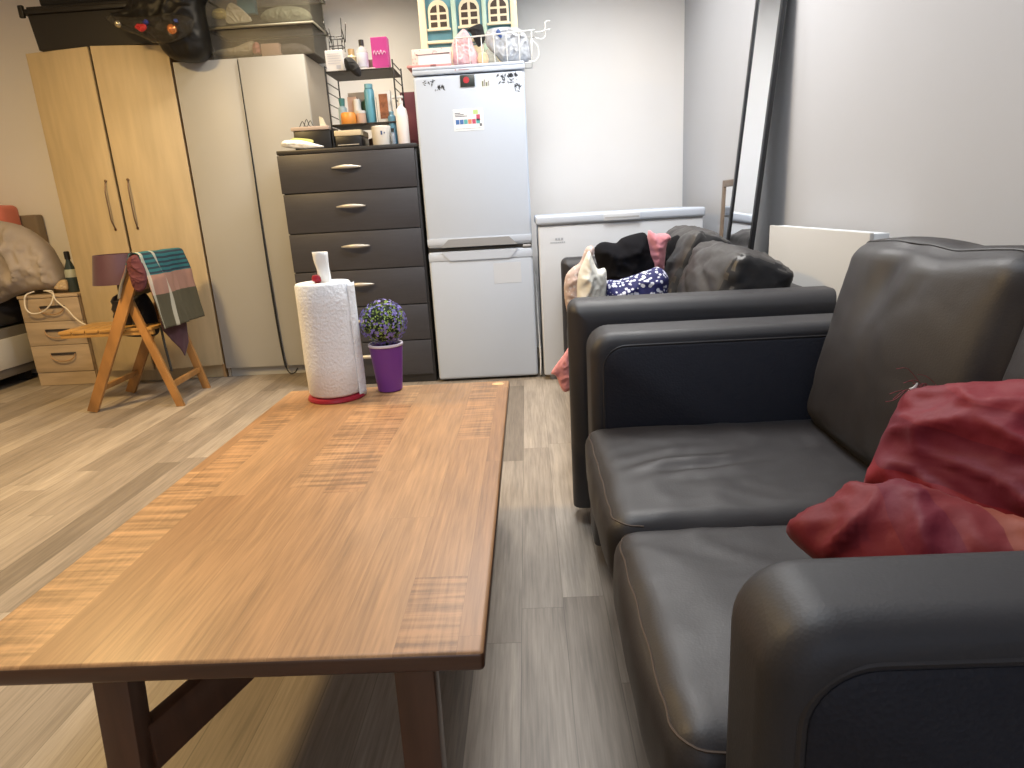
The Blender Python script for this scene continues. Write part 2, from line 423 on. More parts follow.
# ============================================================ COFFEE TABLE
TX0, TX1, TY0, TY1, TZ = -.815, -.082, .715, 2.075, .45
t = thing('coffee_table', 'long low coffee table with orange-brown plank top and dark splayed legs', 'table', (-.45, 1.39, 0))
bm = NB(); box(bm, TX0, TX1, TY0, TY1, TZ-.030, TZ, b=.007, seg=3)
for f in bm.faces:
    f.material_index = 0 if f.calc_center_median().z > TZ-.004 else 1
obj('table_top', bm, [M_table, M_table_edge], t, True)
bm = NB(); lathe(bm, [(0, .0008), (.016, .0008), (.017, 0), (.017, -.001)], (-.118, 2.035, TZ), 20)
bmesh.ops.scale(bm, vec=V((1.15, .9, 1)), verts=bm.verts, space=Matrix.Translation(V((.118, -2.035, -TZ))))
obj('worn_patch', bm, mat('bare_wood_patch', (.70, .42, .20), .6), t, True, 'small pale worn oval at the far corner of the top')
obj('apron', bx(TX0+.17, TX1-.10, 1.97, 1.995, TZ-.085, TZ-.0302, b=.003), M_table_dk, t)
LG = [(-.612, .775), (-.185, .775), (-.612, 1.985), (-.185, 1.985)]
for i, (x, y) in enumerate(LG):
    s = -1 if i % 2 == 0 else 1; dy = -.03 if y < 1 else .03
    bm = NB(); bar(bm, (x, y, TZ-.030), (x+s*(.032 if s < 0 else -.004), y, .0), .052 if i % 2 == 0 else .056, .04, b=.004)
    for v in bm.verts:
        if v.co.z < .03: v.co.z = max(v.co.z, 0); 
    obj('leg', bm, M_table_dk, t, True)
for (a, b, dz) in ((0, 3, 0), (1, 2, -.0005)):
    p = V((LG[a][0]+(.006 if a == 0 else -.006), LG[a][1]+.012, .250+dz)); q = V((LG[b][0]-(.02 if b == 3 else -.02), LG[b][1]-.02, .250+dz))
    bm = NB(); bar(bm, p, q, .026, .08, side=V((0, 0, 1)), b=.003); obj('stretcher', bm, M_table_dk, t, True)

# ---- kitchen roll on its holder
cx, cy = -.628, 2.0-.025
h = thing('paper_towel_holder', 'red plastic upright holder under the kitchen roll on the coffee table', 'holder', (cx, cy, TZ))
bm = NB(); lathe(bm, [(0, 0), (.088, 0), (.090, .004), (.088, .011), (.078, .015), (0, .016)], (cx, cy, TZ), 40); obj('base', bm, M_red, h, True)
bm = NB(); lathe(bm, [(0, .0165), (.011, .0165), (.011, .365), (.018, .367), (.019, .378), (.015, .385), (0, .386)], (cx-.012, cy, TZ), 20); obj('pole', bm, M_red, h, True)
r = thing('paper_towel_roll', 'tall white embossed paper towel roll standing on the coffee table', 'paper towel', (cx, cy, TZ+.017))
bm = NB(); lathe(bm, [(.022, 0), (.079, 0), (.083, .006), (.084, .10), (.083, .2), (.084, .28), (.083, .339), (.079, .345), (.035, .345), (.024, .343), (.022, 0)], (cx, cy, TZ+.018), 56)
for v in bm.verts:
    d = V((v.co.x-cx, v.co.y-cy, 0))
    if d.length > .05: v.co += d.normalized()*.0022*noise.noise(v.co*22)
obj('roll', bm, M_paper, r, 'all')
a0 = radians(-20)
bm = sheet(lambda u, v: (cx+(.0855+.006*u)*cos(a0+u*.62), cy+(.0855+.006*u)*sin(a0+u*.62), TZ+.004+v*.352+.003*sin(v*9)), 10, 30, .002); obj('loose_edge', bm, M_paper, r, 'all', 'free outer edge of the sheet')
def rolled(u, v):
    a = u*2*pi*1.2; rr = .012+.008*v+.004*u+.003*noise.noise(V((u*5, v*4, 1)))
    return (cx+.012+rr*cos(a)-.010*v, cy+rr*sin(a)*.8, TZ+.335+.118*v+.007*noise.noise(V((u*6, 2, v))))
obj('pulled_sheet', sheet(rolled, 30, 12, .0016), M_tissue, r, 'all', 'twisted sheet pulled up from the core')

# ---- potted ball plant
px, py = -.468, 2.025
p = thing('potted_plant', 'small ball-shaped artificial plant with violet flowers in a purple pot', 'plant', (px, py, TZ))
bm = NB(); lathe(bm, [(0, .001), (.036, .001), (.039, .004), (.053, .146), (.050, .146), (.047, .13), (0, .125)], (px, py, TZ), 40); obj('pot', bm, M_purple, p, True)
bm = NB(); lathe(bm, [(.0515, .148), (.0545, .148), (.0555, .150), (.055, .155), (.053, .1565), (.050, .156), (.0495, .149)], (px, py, TZ), 40); obj('pot_rim', bm, M_lilac, p, True)
bc = V((px, py, TZ+.222)); BR = .067
bm = NB(); bmesh.ops.create_icosphere(bm, subdivisions=3, radius=BR*.9, matrix=Matrix.Translation(bc)); 
tube(bm, [(px, py, TZ+.12), (px, py, TZ+.2)], .01)
obj('inner_ball', bm, M_leafdk, p, 'all')
def rdir():
    z = random.uniform(-1, 1); a = random.uniform(0, 2*pi); s = sqrt(1-z*z); return V((s*cos(a), s*sin(a), z))
bm = NB()
for i in range(1100):
    d = rdir(); o = d.orthogonal().normalized(); o.rotate(Matrix.Rotation(random.uniform(0, 6.28), 3, d)); s = d.cross(o)
    c = bc+d*random.uniform(BR*.88, BR*1.05); L = random.uniform(.007, .012); w = L*.42; td = (o+d*random.uniform(-.2, .9)).normalized()
    vs = [bm.verts.new(c-td*L*.5), bm.verts.new(c+s*w*.5+d*.001), bm.verts.new(c+td*L*.5), bm.verts.new(c-s*w*.5+d*.001)]
    bm.faces.new(vs)
obj('foliage', bm, M_leaf, p)
bm = NB()
for i in range(430):
    d = rdir(); c = bc+d*random.uniform(BR*1.0, BR*1.1); o = d.orthogonal().normalized(); s = d.cross(o); rr = random.uniform(.0038, .0062); ph = random.random()*6
    for k in range(5):
        a = ph+k*2*pi/5; e = o*cos(a)+s*sin(a); g = s*cos(a)-o*sin(a)
        bm.faces.new([bm.verts.new(c), bm.verts.new(c+e*rr*.6+g*rr*.4+d*.002), bm.verts.new(c+e*rr+d*.0015), bm.verts.new(c+e*rr*.6-g*rr*.4+d*.002)])
tag(obj('flower', bm, M_flower, p), kind='stuff')

# ============================================================ SOFAS
def outline(x0, x1, z0, z1, r, d, n=8):
    """side profile of an arm: rounded front top corner (front faces -x), inset by d"""
    x0, x1, z0, z1 = x0+d, x1-d*.3, z0+d*.3, z1-d; r = max(r-d, .004)
    pts = [(x1, z0), (x1, z1)]
    for i in range(n+1):
        a = pi/2+i/n*pi/2; pts.append((x0+r+r*cos(a), z1-r+r*sin(a)))
    pts.append((x0, z0)); return pts
def loft(rings, bm=None):
    bm = bm or NB(); R = [[bm.verts.new(q) for q in g] for g in rings]; n = len(R[0])
    for a, b in zip(R, R[1:]):
        for i in range(n): bm.faces.new((a[i], a[(i+1) % n], b[(i+1) % n], b[i]))
    bm.faces.new(R[0]); bm.faces.new(list(reversed(R[-1]))); return bm
def arm_mesh(x0, x1, y0, y1, z0, z1, r, rb):
    K = 6
    rings = [[(x, y0+rb*(1-cos(k/K*pi/2)), z) for x, z in outline(x0, x1, z0, z1, r, rb*(1-sin(k/K*pi/2)))] for k in range(K+1)]
    top = [[(x, y1-(y-y0), z) for x, y, z in g] for g in reversed(rings)]
    return loft(rings+top)
def build_sofa(label, x0, x1, y0, y1, zb, arm_h, seat_h, at_, back_h, cushions, group, panel_in, far):
    s = thing('sofa', label, 'sofa', ((x0+x1)/2, (y0+y1)/2, 0), group)
    an_, at_ = at_ if isinstance(at_, tuple) else (at_, at_); rc = .035 if far else .06; rbv = .06 if far else .035
    for (ya, yb) in ((y0, y0+an_), (y1-at_, y1)):
        a = obj('arm', arm_mesh(x0+(.045 if not far and ya == y0 else (.008 if far else .02)), x1-.02, ya, yb, zb, arm_h, rc, rbv), M_leather, s, True)
        for side in ((0, 1) if not far else ()):
            g = .036; xa = x0+(.040 if ya == y0 else .02)
            o1 = outline(xa, x1-.02, zb, arm_h, rc+.03, g)
            yy = ya-.004 if side == 0 else yb+.004; y2 = ya+.004 if side == 0 else yb-.004
            o2 = outline(xa, x1-.02, zb, arm_h, rc+.03, g+.004); ym = ya-.001 if side == 0 else yb+.001
            bm = loft([[(x, y2, z) for x, z in o1], [(x, ym, z) for x, z in o1], [(x, yy, z) for x, z in o2]])
            obj('side_panel', bm, M_panel, a, True, 'matte dark inset panel, bluish daylight mixed into its colour')
            seam = [(x, ya+.002 if side == 0 else yb-.002, z) for x, z in outline(xa, x1-.02, zb, arm_h, rc+.03, .032)[1:]]
            obj('piping', tb(seam, .0035, n=6), M_leather_c, a, True)
    fx = x0+.055
    obj('base_frame', softbox((fx, y0+an_, zb), (x1-.03, y1-at_, seat_h-.14), .02, (8, 10, 6)), M_leather, s, 'all')
    obj('back_frame', softbox((x1-.16, y0+an_*.9, zb), (x1, y1-at_*.9, back_h), .03, (8, 20, 12)), M_leather, s, 'all')
    yi0, yi1 = y0+an_+.002, y1-at_-.002; n = cushions; w = (yi1-yi0)/n
    for k in range(n):
        a, b = (yi0, 1.078)[k]+.002 if not far else yi0+w*k+.002, (1.078, yi1)[k]-.002 if not far else yi0+w*(k+1)-.002
        sx0 = x0+.035 if far else x0
        def dsp(p, u, nn, k=k, a=a, b=b):
            z = 0
            if u.z > .2 and not far:
                q = p-V((x0+.215, 1.33, 0)); d2 = (q.x/.11)**2+(q.y/.062)**2
                if k == n-1: z += .0085*math.exp(-d2)*sin((q.y*.95-q.x*.28)*92+.8*sin(q.x*22))
                z += .0022*fold(p, 6, 1, k+3)
                z -= .010*math.exp(-(((p.x-(x0+.4))/.2)**2+((p.y-(a+b)/2)/.16)**2))
            return V((-.004*noise.noise(p*9) if u.x < -.9 else 0, 0, z))
        cbm = softbox((sx0, a, seat_h-.165), (x1-.2, b, seat_h), .042, (44, 44, 12), (.012, .004, .014), dsp)
        e = .009
        loop = [(sx0+e, a+.05+(b-a-.1)*i/14, seat_h-.017+.002*sin(i*1.7)) for i in range(15)]
        loop = [(sx0+.06, a+e, seat_h-.014), (sx0+.03, a+e+.008, seat_h-.015)]+loop+[(sx0+.03, b-e-.008, seat_h-.015), (sx0+.06, b-e, seat_h-.014)]
        hp = hug(cbm, catmull(loop, 4), .0006); c = obj('seat_cushion', cbm, M_leather_c, s, 'all')
        obj('stitching', tb(hp, .0019, n=5), M_thread, c, True)
    for yy in (y0+.09, y1-.09):
        for xx in (x0+.12, x1-.1):
            bm = NB(); lathe(bm, [(0, 0), (.022, 0), (.028, zb-.001), (0, zb-.001)], (xx, yy, 0), 16); obj('foot', bm, M_foot, s, True)
    return s
near = build_sofa('black-brown leather sofa nearest the camera, with a burgundy quilt on its seat', .128, .955, .432, 1.80, .07, .675, .435, (.130, .170), .66, 2, None, True, False)
far = build_sofa('black leather sofa heaped with clothes in front of the chest freezer', .098, .895, 1.88, 3.66, .06, .722, .44, .18, .70, 2, None, True, True)
# back cushions
def lean(p, ang): return Matrix.Translation(p) @ Matrix.Rotation(ang, 4, 'Y') @ Matrix.Translation(-V(p))
for k, (a, b) in enumerate(((.575, 1.015), (1.025, 1.60))):
    def dsp(p, u, nn, k=k):
        q = V((p.x, p.y-(1.38 if k else .8), p.z-.80)); e = math.exp(-((q.y/.05)**2+((q.z)/.09)**2))
        return V((.003*fold(p, 5, 1, k+11)-(-.020*e), 0, .012*noise.noise(V((p.y*6, k, 2))) if u.z > .8 else .004*noise.noise(p*6)))
    bm = softbox((.665, a, .425), (.845, b, .888), .052, (12, 36, 36), (.040, .014, .016), dsp, lean((.73, a, .43), radians(13)))
    m4 = lean((.73, a, .43), radians(13))
    pts = [m4 @ V((.690, a+.03+(b-a-.06)*i/16, .8795+.0075*(1-(i/8-1)**2)+.012*noise.noise(V(((a+.03+(b-a-.06)*i/16)*6, k, 2))))) for i in range(17)]
    sa = hug(bm, catmull(pts, 3), .0005)
    pts = [m4 @ V((.815, a+.03+(b-a-.06)*i/16, .8805+.0085*(1-(i/8-1)**2)+.012*noise.noise(V(((a+.03+(b-a-.06)*i/16)*6, k, 2))))) for i in range(17)]
    sb = hug(bm, catmull(pts, 3), .0005)
    c = obj('back_cushion', bm, M_leather_c, near, 'all')
    for q in (sa, sb): obj('seam', tb(q, .003, n=6), M_leather, c, True)
for k, (a, b, xx, top, an) in enumerate(((2.10, 2.76, .52, .815, 20), (2.78, 3.47, .50, .86, 22))):
    def dsp(p, u, nn, k=k):
        return V((.010*fold(p, 6, 1, k+31, (1, .5, 1.4)), .012*fold(p, 9, 1, 3) if u.y < -.9 else 0, .008*fold(p, 7, 1, k+5, (1.5, .5, 1)) if u.z > .5 else 0))
    bm = softbox((xx, a, .445), (xx+.20, b, top), .045, (14, 40, 30), (.04, .0, .02), dsp, lean((xx+.11, a, .45), radians(an)))
    bm.normal_update()
    bmesh.ops.recalc_face_normals(bm, faces=bm.faces)
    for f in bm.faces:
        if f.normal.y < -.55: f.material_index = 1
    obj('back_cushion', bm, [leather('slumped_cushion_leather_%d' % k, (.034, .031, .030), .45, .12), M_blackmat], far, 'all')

an = radians(-2.3); cn = V((.098, 1.885, 0)); v = cn-V(far.location)
far.rotation_euler = (0, 0, an); far.location = cn-(Matrix.Rotation(an, 3, 'Z') @ v)
# ============================================================ RED QUILT on the near sofa
M_quilt = stripes('burgundy_satin', 2, [(0, (.15, .008, .014)), (.20, (.185, .008, .015)), (.40, (.175, .008, .015)), (.50, (.115, .007, .019)), (.72, (.15, .009, .019)), (.86, (.18, .012, .021))], .6, 3.0, .08, .25, .05, coord='Object', wob=.10, bump=.25)
M_quilt2 = stripes('burgundy_satin_striped', 0, [(0, (.13, .007, .013)), (.20, (.145, .009, .015)), (.28, (.12, .006, .018)), (.38, (.15, .014, .018)), (.47, (.21, .050, .032)), (.54, (.24, .095, .052)), (.64, (.19, .03, .025)), (.72, (.135, .007, .018)), (.86, (.155, .012, .018))], .6, 2.0, .81, .25, .05, coord='Object', wob=.12, bump=.25)
q = thing('satin_quilt', 'crumpled burgundy satin quilt with frayed edge bundled on the near sofa seat', 'quilt', (.74, .85, .44))
n1 = V((-.80, -.35, .45)).normalized(); p1 = V((.585, 1.0, .60))
up_px = [(862, 500), (868, 484), (880, 455), (893, 424), (908, 396), (930, 387), (965, 383), (1000, 381), (1040, 379), (1085, 384), (1120, 430), (1130, 500), (1090, 550), (1020, 550), (960, 540), (900, 515)]
obj('upper_fold', puff([at_plane(x, y, p1, n1) for x, y in up_px], n1, .055, .05, f=8, amp=.020, seed=3, st=(1, .6, 1.3), sp=.008, R=.10), M_quilt, q, 'all')
n2 = V((-.50, -.40, .75)).normalized(); p2 = V((.46, .84, .515))
lo_px = [(786, 532), (800, 515), (830, 500), (852, 484), (880, 487), (900, 480), (940, 492), (985, 508), (1030, 522), (1090, 545), (1100, 600), (1040, 615), (960, 600), (900, 588), (850, 575), (815, 560)]
obj('lower_fold', puff([at_plane(x, y, p2, n2) for x, y in lo_px], n2, .045, .06, f=8, amp=.015, seed=8, st=(.7, 1.2, 1), sp=.009, R=.08), M_quilt2, q, 'all')
bm = NB(); c = at_plane(914, 395, p1, n1)+n1*.022
for i in range(26):
    a = random.uniform(2.2, 4.4); L = random.uniform(.012, .045); d = rt*cos(a)*L+up*sin(a)*L*.6+n1*random.uniform(-.01, .02)
    s = c+rt*random.uniform(-.004, .05)+up*random.uniform(-.012, .014)
    tube(bm, catmull([s, s+d*.5+up*random.uniform(-.01, .012), s+d], 3), .0006, n=4)
obj('frayed_thread', bm, mat('dark_red_thread', (.16, .02, .03), .8), q, False, 'loose dark threads')
obj('lining_tuft', puff([c+rt*dx+up*dy for dx, dy in ((-.008, -.004), (.0, .004), (.014, .006), (.024, .010), (.022, .003), (.01, -.004))], n1, .006, f=40, amp=.003, seed=1), M_tissue, q, 'all', 'small white tuft of filling')

# ============================================================ CLOTHES on the far sofa
def pile(name, px, Y, tf, label, cat, m, amp=.012, seed=0, f=10, tbk=None, st=(1, 1, 1), group='clothes heaped on the far sofa', sp=None):
    P = [at_y(x, y, Y) for x, y in px]
    if group:                                    # lower edge rests on the seat
        lim = max(y for x, y in px)-13
        for p, (x, y) in zip(P, px):
            if y >= lim: p.z = .452+.012*noise.noise(p*20)
    return single(name, puff(P, (0, -1, 0), tf, tbk, f=f, amp=amp, seed=seed, st=st, sp=sp), m, label, cat, group, 'all')
M_blackcloth = mat('black_jersey', (.006, .006, .008), 1, spec=.12, bump=.2, bscale=120)
pile('black_jacket', [(594, 250), (602, 242), (616, 243), (622, 238), (634, 234), (645, 233), (650, 244), (656, 258), (664, 272), (668, 290), (660, 300), (630, 304), (606, 302), (600, 285), (598, 268)], 2.95, .16, 'black jacket, largest garment in the middle of the clothes heap on the far sofa', 'jacket', M_blackcloth, .022, 2, 8, .16)
pile('black_sweater', [(656, 268), (662, 252), (668, 240), (682, 234), (697, 237), (707, 246), (700, 252), (688, 250), (676, 262), (668, 280), (660, 290)], 3.02, .10, 'black knitted top slung over the far back cushion of the far sofa', 'garment', mat('black_knit', (.007, .007, .008), 1, spec=.12), .014, 9, 10, .10)
pile('pink_garment', [(647, 238), (656, 234), (668, 234), (671, 240), (666, 250), (661, 256), (659, 264), (654, 256)], 2.88, .06, 'dusty pink garment tucked between black jacket and back cushion on the far sofa', 'garment', mat('dusty_pink_cloth', (.50, .19, .22), .9, sheen=.2), .010, 4, 14, .05)
pile('floral_dress', [(603, 298), (604, 286), (618, 280), (634, 275), (648, 270), (658, 267), (667, 274), (668, 288), (660, 305), (630, 310), (608, 308)], 2.52, .09, 'navy blue dress with small white flowers lying at the front of the clothes heap', 'dress', spots('navy_floral_cotton', (.012, .014, .10), (.66, .68, .78), 62, .40), .010, 6, 12, .10)
pile('white_tote_bag', [(577, 298), (578, 276), (583, 262), (589, 251), (594, 262), (598, 269), (606, 270), (606, 300), (600, 312), (578, 314)], 2.50, .06, 'white crumpled paper bag standing at the left end of the clothes heap', 'bag', mat('cream_paper', (.74, .73, .66), .7), .016, 5, 16, .06, (1, 1, .6))
pile('beige_scarf', [(565, 302), (565, 278), (572, 268), (580, 262), (586, 248), (593, 246), (594, 254), (588, 262), (583, 278), (582, 306), (574, 316)], 2.62, .05, 'beige and pink printed scarf spilling over the front left edge of the far sofa', 'scarf', spots('beige_print', (.52, .40, .36), (.66, .60, .58), 60, .32), .014, 12, 18, .04)
pile('pink_cloth', [(558, 362), (564, 354), (569, 346), (576, 334), (588, 326), (592, 340), (580, 362), (576, 384), (566, 392), (561, 388), (556, 376), (551, 373)], 2.42, .022, 'salmon pink cloth dangling low down in front of the far sofa', 'cloth', mat('salmon_cloth', (.66, .26, .25), .85, sheen=.2), .008, 13, 22, .02, group=None)

# ============================================================ MIRRORS, WHITE BOARD
def leaning_frame(name, label, y0, y1, xb, xt, ztop, fw, ft, mframe, zb=0., tone=None, group=None):
    """framed mirror leaning on the right wall: reflecting side to -x; (xb at floor, xt at top)"""
    ang = math.atan2(xt-xb, ztop-zb); L = ztop-zb
    m4 = Matrix.Translation((xb, 0, zb)) @ Matrix.Rotation(ang, 4, 'Y')
    t = thing(name, label, 'mirror', (xb, (y0+y1)/2, zb), group)
    bm = NB()
    for a in ((y0, y0+fw, 0, L), (y1-fw, y1, 0, L), (y0+fw, y1-fw, 0, fw), (y0+fw, y1-fw, L-fw, L)):
        box(bm, 0, ft, a[0], a[1], a[2], a[3], b=.003, mat4=m4)
    obj('frame', bm, mframe, t, True)
    obj('mirror_glass', box(NB(), ft*.35, ft*.5, y0+fw, y1-fw, fw, L-fw, mat4=m4), M_mirror, t)
    obj('backing', box(NB(), ft*.7, ft*1.02, y0+.003, y1-.003, .003, L-.003, mat4=m4), M_offwhite, t)  # unseen back made pale to bounce light into the wall gap
    return t
leaning_frame('floor_mirror', 'tall black-framed mirror leaning on the right wall behind the far sofa cushions', 2.80, 3.145, .922, 1.050, 2.05, .027, .018, mat('black_frame', (.012, .013, .016), .35), .7015)
leaning_frame('small_mirror', 'low tan wood-framed mirror behind the tall black mirror', 3.32, 3.64, 1.01, 1.05, 1.075, .034, .02, M_tanframe)
t = thing('white_panel_box', 'flat white board box standing between the sofa backs and the right wall', 'board', (.985, 2.27, 0))
obj('front_board', bx(.957, .969, 1.885, 2.66, 0, .874, b=.002), mat('ivory_board', (.50, .495, .48), .55), t, True)
obj('carton', bx(.9695, 1.012, 1.885, 2.65, 0, .872, b=.002), mat('blue_lit_carton', (.70, .74, .78), .5), t, True, 'white end seen past the board, bluish light in its colour')  # bluish light on the end face is painted into this white

# ============================================================ FREEZER
t = thing('chest_freezer', 'white chest freezer behind the far sofa in the right back corner', 'freezer', (.52, 4.05, 0))
obj('cabinet', bx(.062, .978, 3.722, 4.36, .03, .888, b=.012, seg=3), M_freezer, t, True)
obj('lid_seal', bx(.07, .972, 3.728, 4.355, .8885, .8945), M_grey_pl, t)
obj('lid', bx(.050, .984, 3.708, 4.37, .895, .944, b=.012, seg=3), M_fridge_pl, t, True)
bm = NB(); box(bm, .425, .625, 3.700, 3.7075, .899, .936, b=.003); obj('lid_handle', bm, M_freezer, t, True)
bm = NB(); box(bm, .432, .618, 3.6985, 3.6997, .912, .919); obj('handle_slot', bm, M_grey_pl, t)
bm = NB()
for i, w in enumerate((.012, .010, .012)): patch_y(bm, .155+i*.016, .155+i*.016+w, .808, .820, 3.7215)
for i in range(8): patch_y(bm, .128+i*.0105, .135+i*.0105, .793, .799, 3.7215)
obj('badge', bm, mat('badge_grey', (.35, .38, .43), .5), t)
for x in (.12, .92):
    for y in (3.78, 4.3):
        bm = NB(); lathe(bm, [(0, 0), (.025, 0), (.022, .03), (0, .03)], (x, y, 0), 14); obj('foot', bm, M_grey_pl, t, True)
single('power_cord', tb(catmull([(.041, 3.95, .62), (.040, 3.86, .35), (.044, 3.80, .12), (.040, 3.79, .03), (.045, 3.86, .006), (.046, 4.0, .006)], 6), .004), M_white, 'white power cord hanging in the gap between fridge and chest freezer', 'cord')

# ============================================================ FRIDGE FREEZER
FX0, FX1, FY = -.575, .026, 3.80
t = thing('fridge_freezer', 'tall white two-door fridge freezer between charcoal drawers and chest freezer', 'fridge', ((FX0+FX1)/2, 4.1, 0))
obj('cabinet', bx(FX0+.003, FX1-.003, FY+.062, 4.44, .035, 1.735, b=.006), M_fridge, t, True)
obj('top_cap', bx(FX0-.002, FX1+.003, FY+.004, 4.44, 1.7355, 1.752, b=.006), M_fridge_pl, t, True)
obj('control_strip', bx(FX0-.002, FX1+.003, FY+.002, FY+.06, 1.712, 1.735, b=.005), M_fridge_pl, t, True)
obj('plinth', bx(FX0+.01, FX1-.01, FY+.06, FY+.07, .002, .034), M_dkgap, t)
def fridge_door(z0, z1, hand_at_top):
    """slab with a trapezoid grip recess along the meeting edge"""
    d = obj('door', bx(FX0, FX1, FY, FY+.058, z0, z1, b=.016, seg=4), M_fridge, t, True)
    return d
upper = fridge_door(.794, 1.704, False); lower = fridge_door(.014, .776, True)
def trap(x0, x1, z0, z1, cut, y0, y1, flip=False):
    pts = [(x0, z0), (x1, z0), (x1-cut, z1), (x0+cut, z1)] if not flip else [(x0+cut, z0), (x1-cut, z0), (x1, z1), (x0, z1)]
    return loft([[(x, y0, z) for x, z in pts], [(x, y1, z) for x, z in pts]])
obj('grip_band', bx(FX0+.002, FX1-.002, FY-.0035, FY-.0002, .812, .848, b=.001), M_fridge_pl, upper, True)
obj('grip_recess', trap(-.50, -.055, .797, .842, .05, FY-.0062, FY-.0037), mat('grip_shadow_grey', (.30, .31, .33), .5), upper, False, 'grey trapezoid finger recess')
obj('grip_band', bx(FX0+.002, FX1-.002, FY-.0035, FY-.0002, .722, .760, b=.001), M_fridge_pl, lower, True)
obj('grip_lip', trap(-.50, -.055, .722, .772, .05, FY-.008, FY-.0037, True), M_fridge_pl, lower, False, 'white trapezoid grip lip')
obj('door_gap', bx(FX0+.004, FX1-.004, FY+.004, FY+.06, .7765, .7935), M_dkgap, t)
obj('hinge', bx(-.028, .018, FY-.004, FY+.03, .7780, .792, b=.003), M_grey_pl, t)
bm = NB(); patch_y(bm, -.204, -.045, .578, .696, FY-.0006, t=.0006); obj('film_patch', bm, mat('paler_film', (.60, .65, .73), .3), lower, False, 'paler rectangular film patch')
# information sheet
bm = NB(); y = FY-.0012; patch_y(bm, -.372, -.207, 1.418, 1.530, FY-.0002, 0)
for i in range(3): patch_y(bm, -.362, -.362+.03+.018*i, 1.507-i*.008, 1.511-i*.008, y, 1, .0004)
cols = [2, 2, 3, 4, 5, 3, 5]
for i in range(6): patch_y(bm, -.360+i*.0225, -.340+i*.0225, 1.452, 1.476, y, cols[i], .0004)
patch_y(bm, -.262, -.236, 1.50, 1.522, y, 6, .0004); patch_y(bm, -.246, -.226, 1.468, 1.498, y, 5, .0004); patch_y(bm, -.23, -.217, 1.438, 1.452, y, 1, .0004); patch_y(bm, -.362, -.22, 1.428, 1.4295, y, 1, .0004)
obj('information_sheet', bm, [mat('sheet_white', (.76, .79, .83), .4), mat('print_grey', (.12, .13, .16), .6), mat('print_blue', (.06, .16, .42), .5), mat('print_teal', (.10, .38, .40), .5), mat('print_orange', (.65, .22, .12), .5), mat('print_red', (.50, .07, .14), .5), mat('print_lime', (.45, .62, .25), .5)], upper)
# botanical decals and small marks
def sprig(cx, cz, w, h, n, seed):
    rn = random.Random(seed); bm = NB()
    for i in range(n):
        x = cx+rn.uniform(-.5, .5)*w; z = cz+rn.uniform(-.5, .5)*h; a = rn.uniform(0, 3.14); L = rn.uniform(.005, .014); W = L*.35
        c, s = cos(a), sin(a)
        bm.faces.new([bm.verts.new((x+c*L-0, FY-.0008, z+s*L)), bm.verts.new((x-s*W, FY-.0008, z+c*W)), bm.verts.new((x-c*L, FY-.0008, z-s*L)), bm.verts.new((x+s*W, FY-.0008, z-c*W))])
    return bm
M_ink = mat('ink_grey', (.10, .11, .13), .6)
bm = sprig(-.49, 1.672, .06, .022, 14, 1); b2 = sprig(-.435, 1.642, .05, .02, 14, 2)
tmp = bpy.data.meshes.new('tmp'); b2.to_mesh(tmp); bm.from_mesh(tmp); obj('leaf_decal', bm, M_ink, upper)
bm = sprig(-.065, 1.682, .115, .012, 34, 3); b2 = sprig(-.06, 1.655, .10, .02, 10, 5); b2.to_mesh(tmp); bm.from_mesh(tmp); b3 = sprig(-.012, 1.62, .03, .045, 14, 6); b3.to_mesh(tmp); bm.from_mesh(tmp)
bpy.data.meshes.remove(tmp); obj('leaf_decal', bm, M_ink, upper)
bm = NB(); patch_y(bm, -.208, -.161, 1.63, 1.676, FY-.0002, 0)
for i in range(4): patch_y(bm, -.204+i*.0105, -.196+i*.0105, 1.637, 1.648+.014*((i+1) % 3)/2+.008, FY-.0012, 1+i % 2, .0004)
obj('small_sticker', bm, [mat('sticker_white', (.68, .70, .68), .5), mat('sticker_olive', (.16, .17, .10), .6), mat('sticker_grey', (.3, .3, .32), .6)], upper)
bm = NB(); patch_y(bm, -.325, -.27, 1.724, 1.7285, FY+.0015); patch_y(bm, -.345, -.339, 1.722, 1.731, FY+.0015); obj('brand_mark', bm, mat('mark_pinkgrey', (.45, .30, .33), .5), t)
g = thing('fridge_magnet', 'square dark magnet with a red round mark near the top of the fridge door', 'magnet', (-.281, FY-.002, 1.64))
obj('plate', bx(-.320, -.242, FY-.008, FY-.0012, 1.640, 1.698, b=.002), mat('dark_slate', (.025, .032, .03), .4), g, True)
bm = NB(); lathe(bm, [(0, .0001), (.016, .0001), (.017, .0012), (0, .0013)], (-.287, FY-.0082, 1.672), 9, (0, -1, 0)); obj('red_mark', bm, mat('magnet_red', (.42, .02, .03), .4), g)
# ============================================================ ON THE FRIDGE (top at z 1.752)
ZF = 1.7525
d = thing('dollhouse', 'cream and blue toy dollhouse with arched windows standing on the fridge', 'dollhouse', (-.28, 4.26, ZF))
M_cream_pl = mat('cream_plastic', (.80, .70, .50), .5); M_bluewall = mat('toy_blue_plastic', (.13, .33, .43), .5); M_mint = mat('toy_mint_plastic', (.50, .66, .55), .5); M_dkwin = mat('dark_window_hole', (.05, .03, .018), .6)
DY = 4.14
obj('wall', bx(-.535, -.02, DY+.012, 4.40, ZF, 2.33, b=.004), M_bluewall, d, True)
for i, (a, b) in enumerate(((-.560, -.520), (-.372, -.345), (-.197, -.172), (-.035, .004))):
    obj('pillar', bx(a, b, DY-.012, DY+.03, ZF+.0005, 2.34, b=.005), M_cream_pl if i in (0, 3) else M_mint, d, True)
obj('sill', bx(-.52, -.035, DY-.014, DY+.011, 1.935, 1.950, b=.003), M_cream_pl, d, True)
obj('base_panel', bx(-.52, -.035, DY-.004, DY+.0115, ZF+.001, 1.915, b=.003), M_cream_pl, d, True)
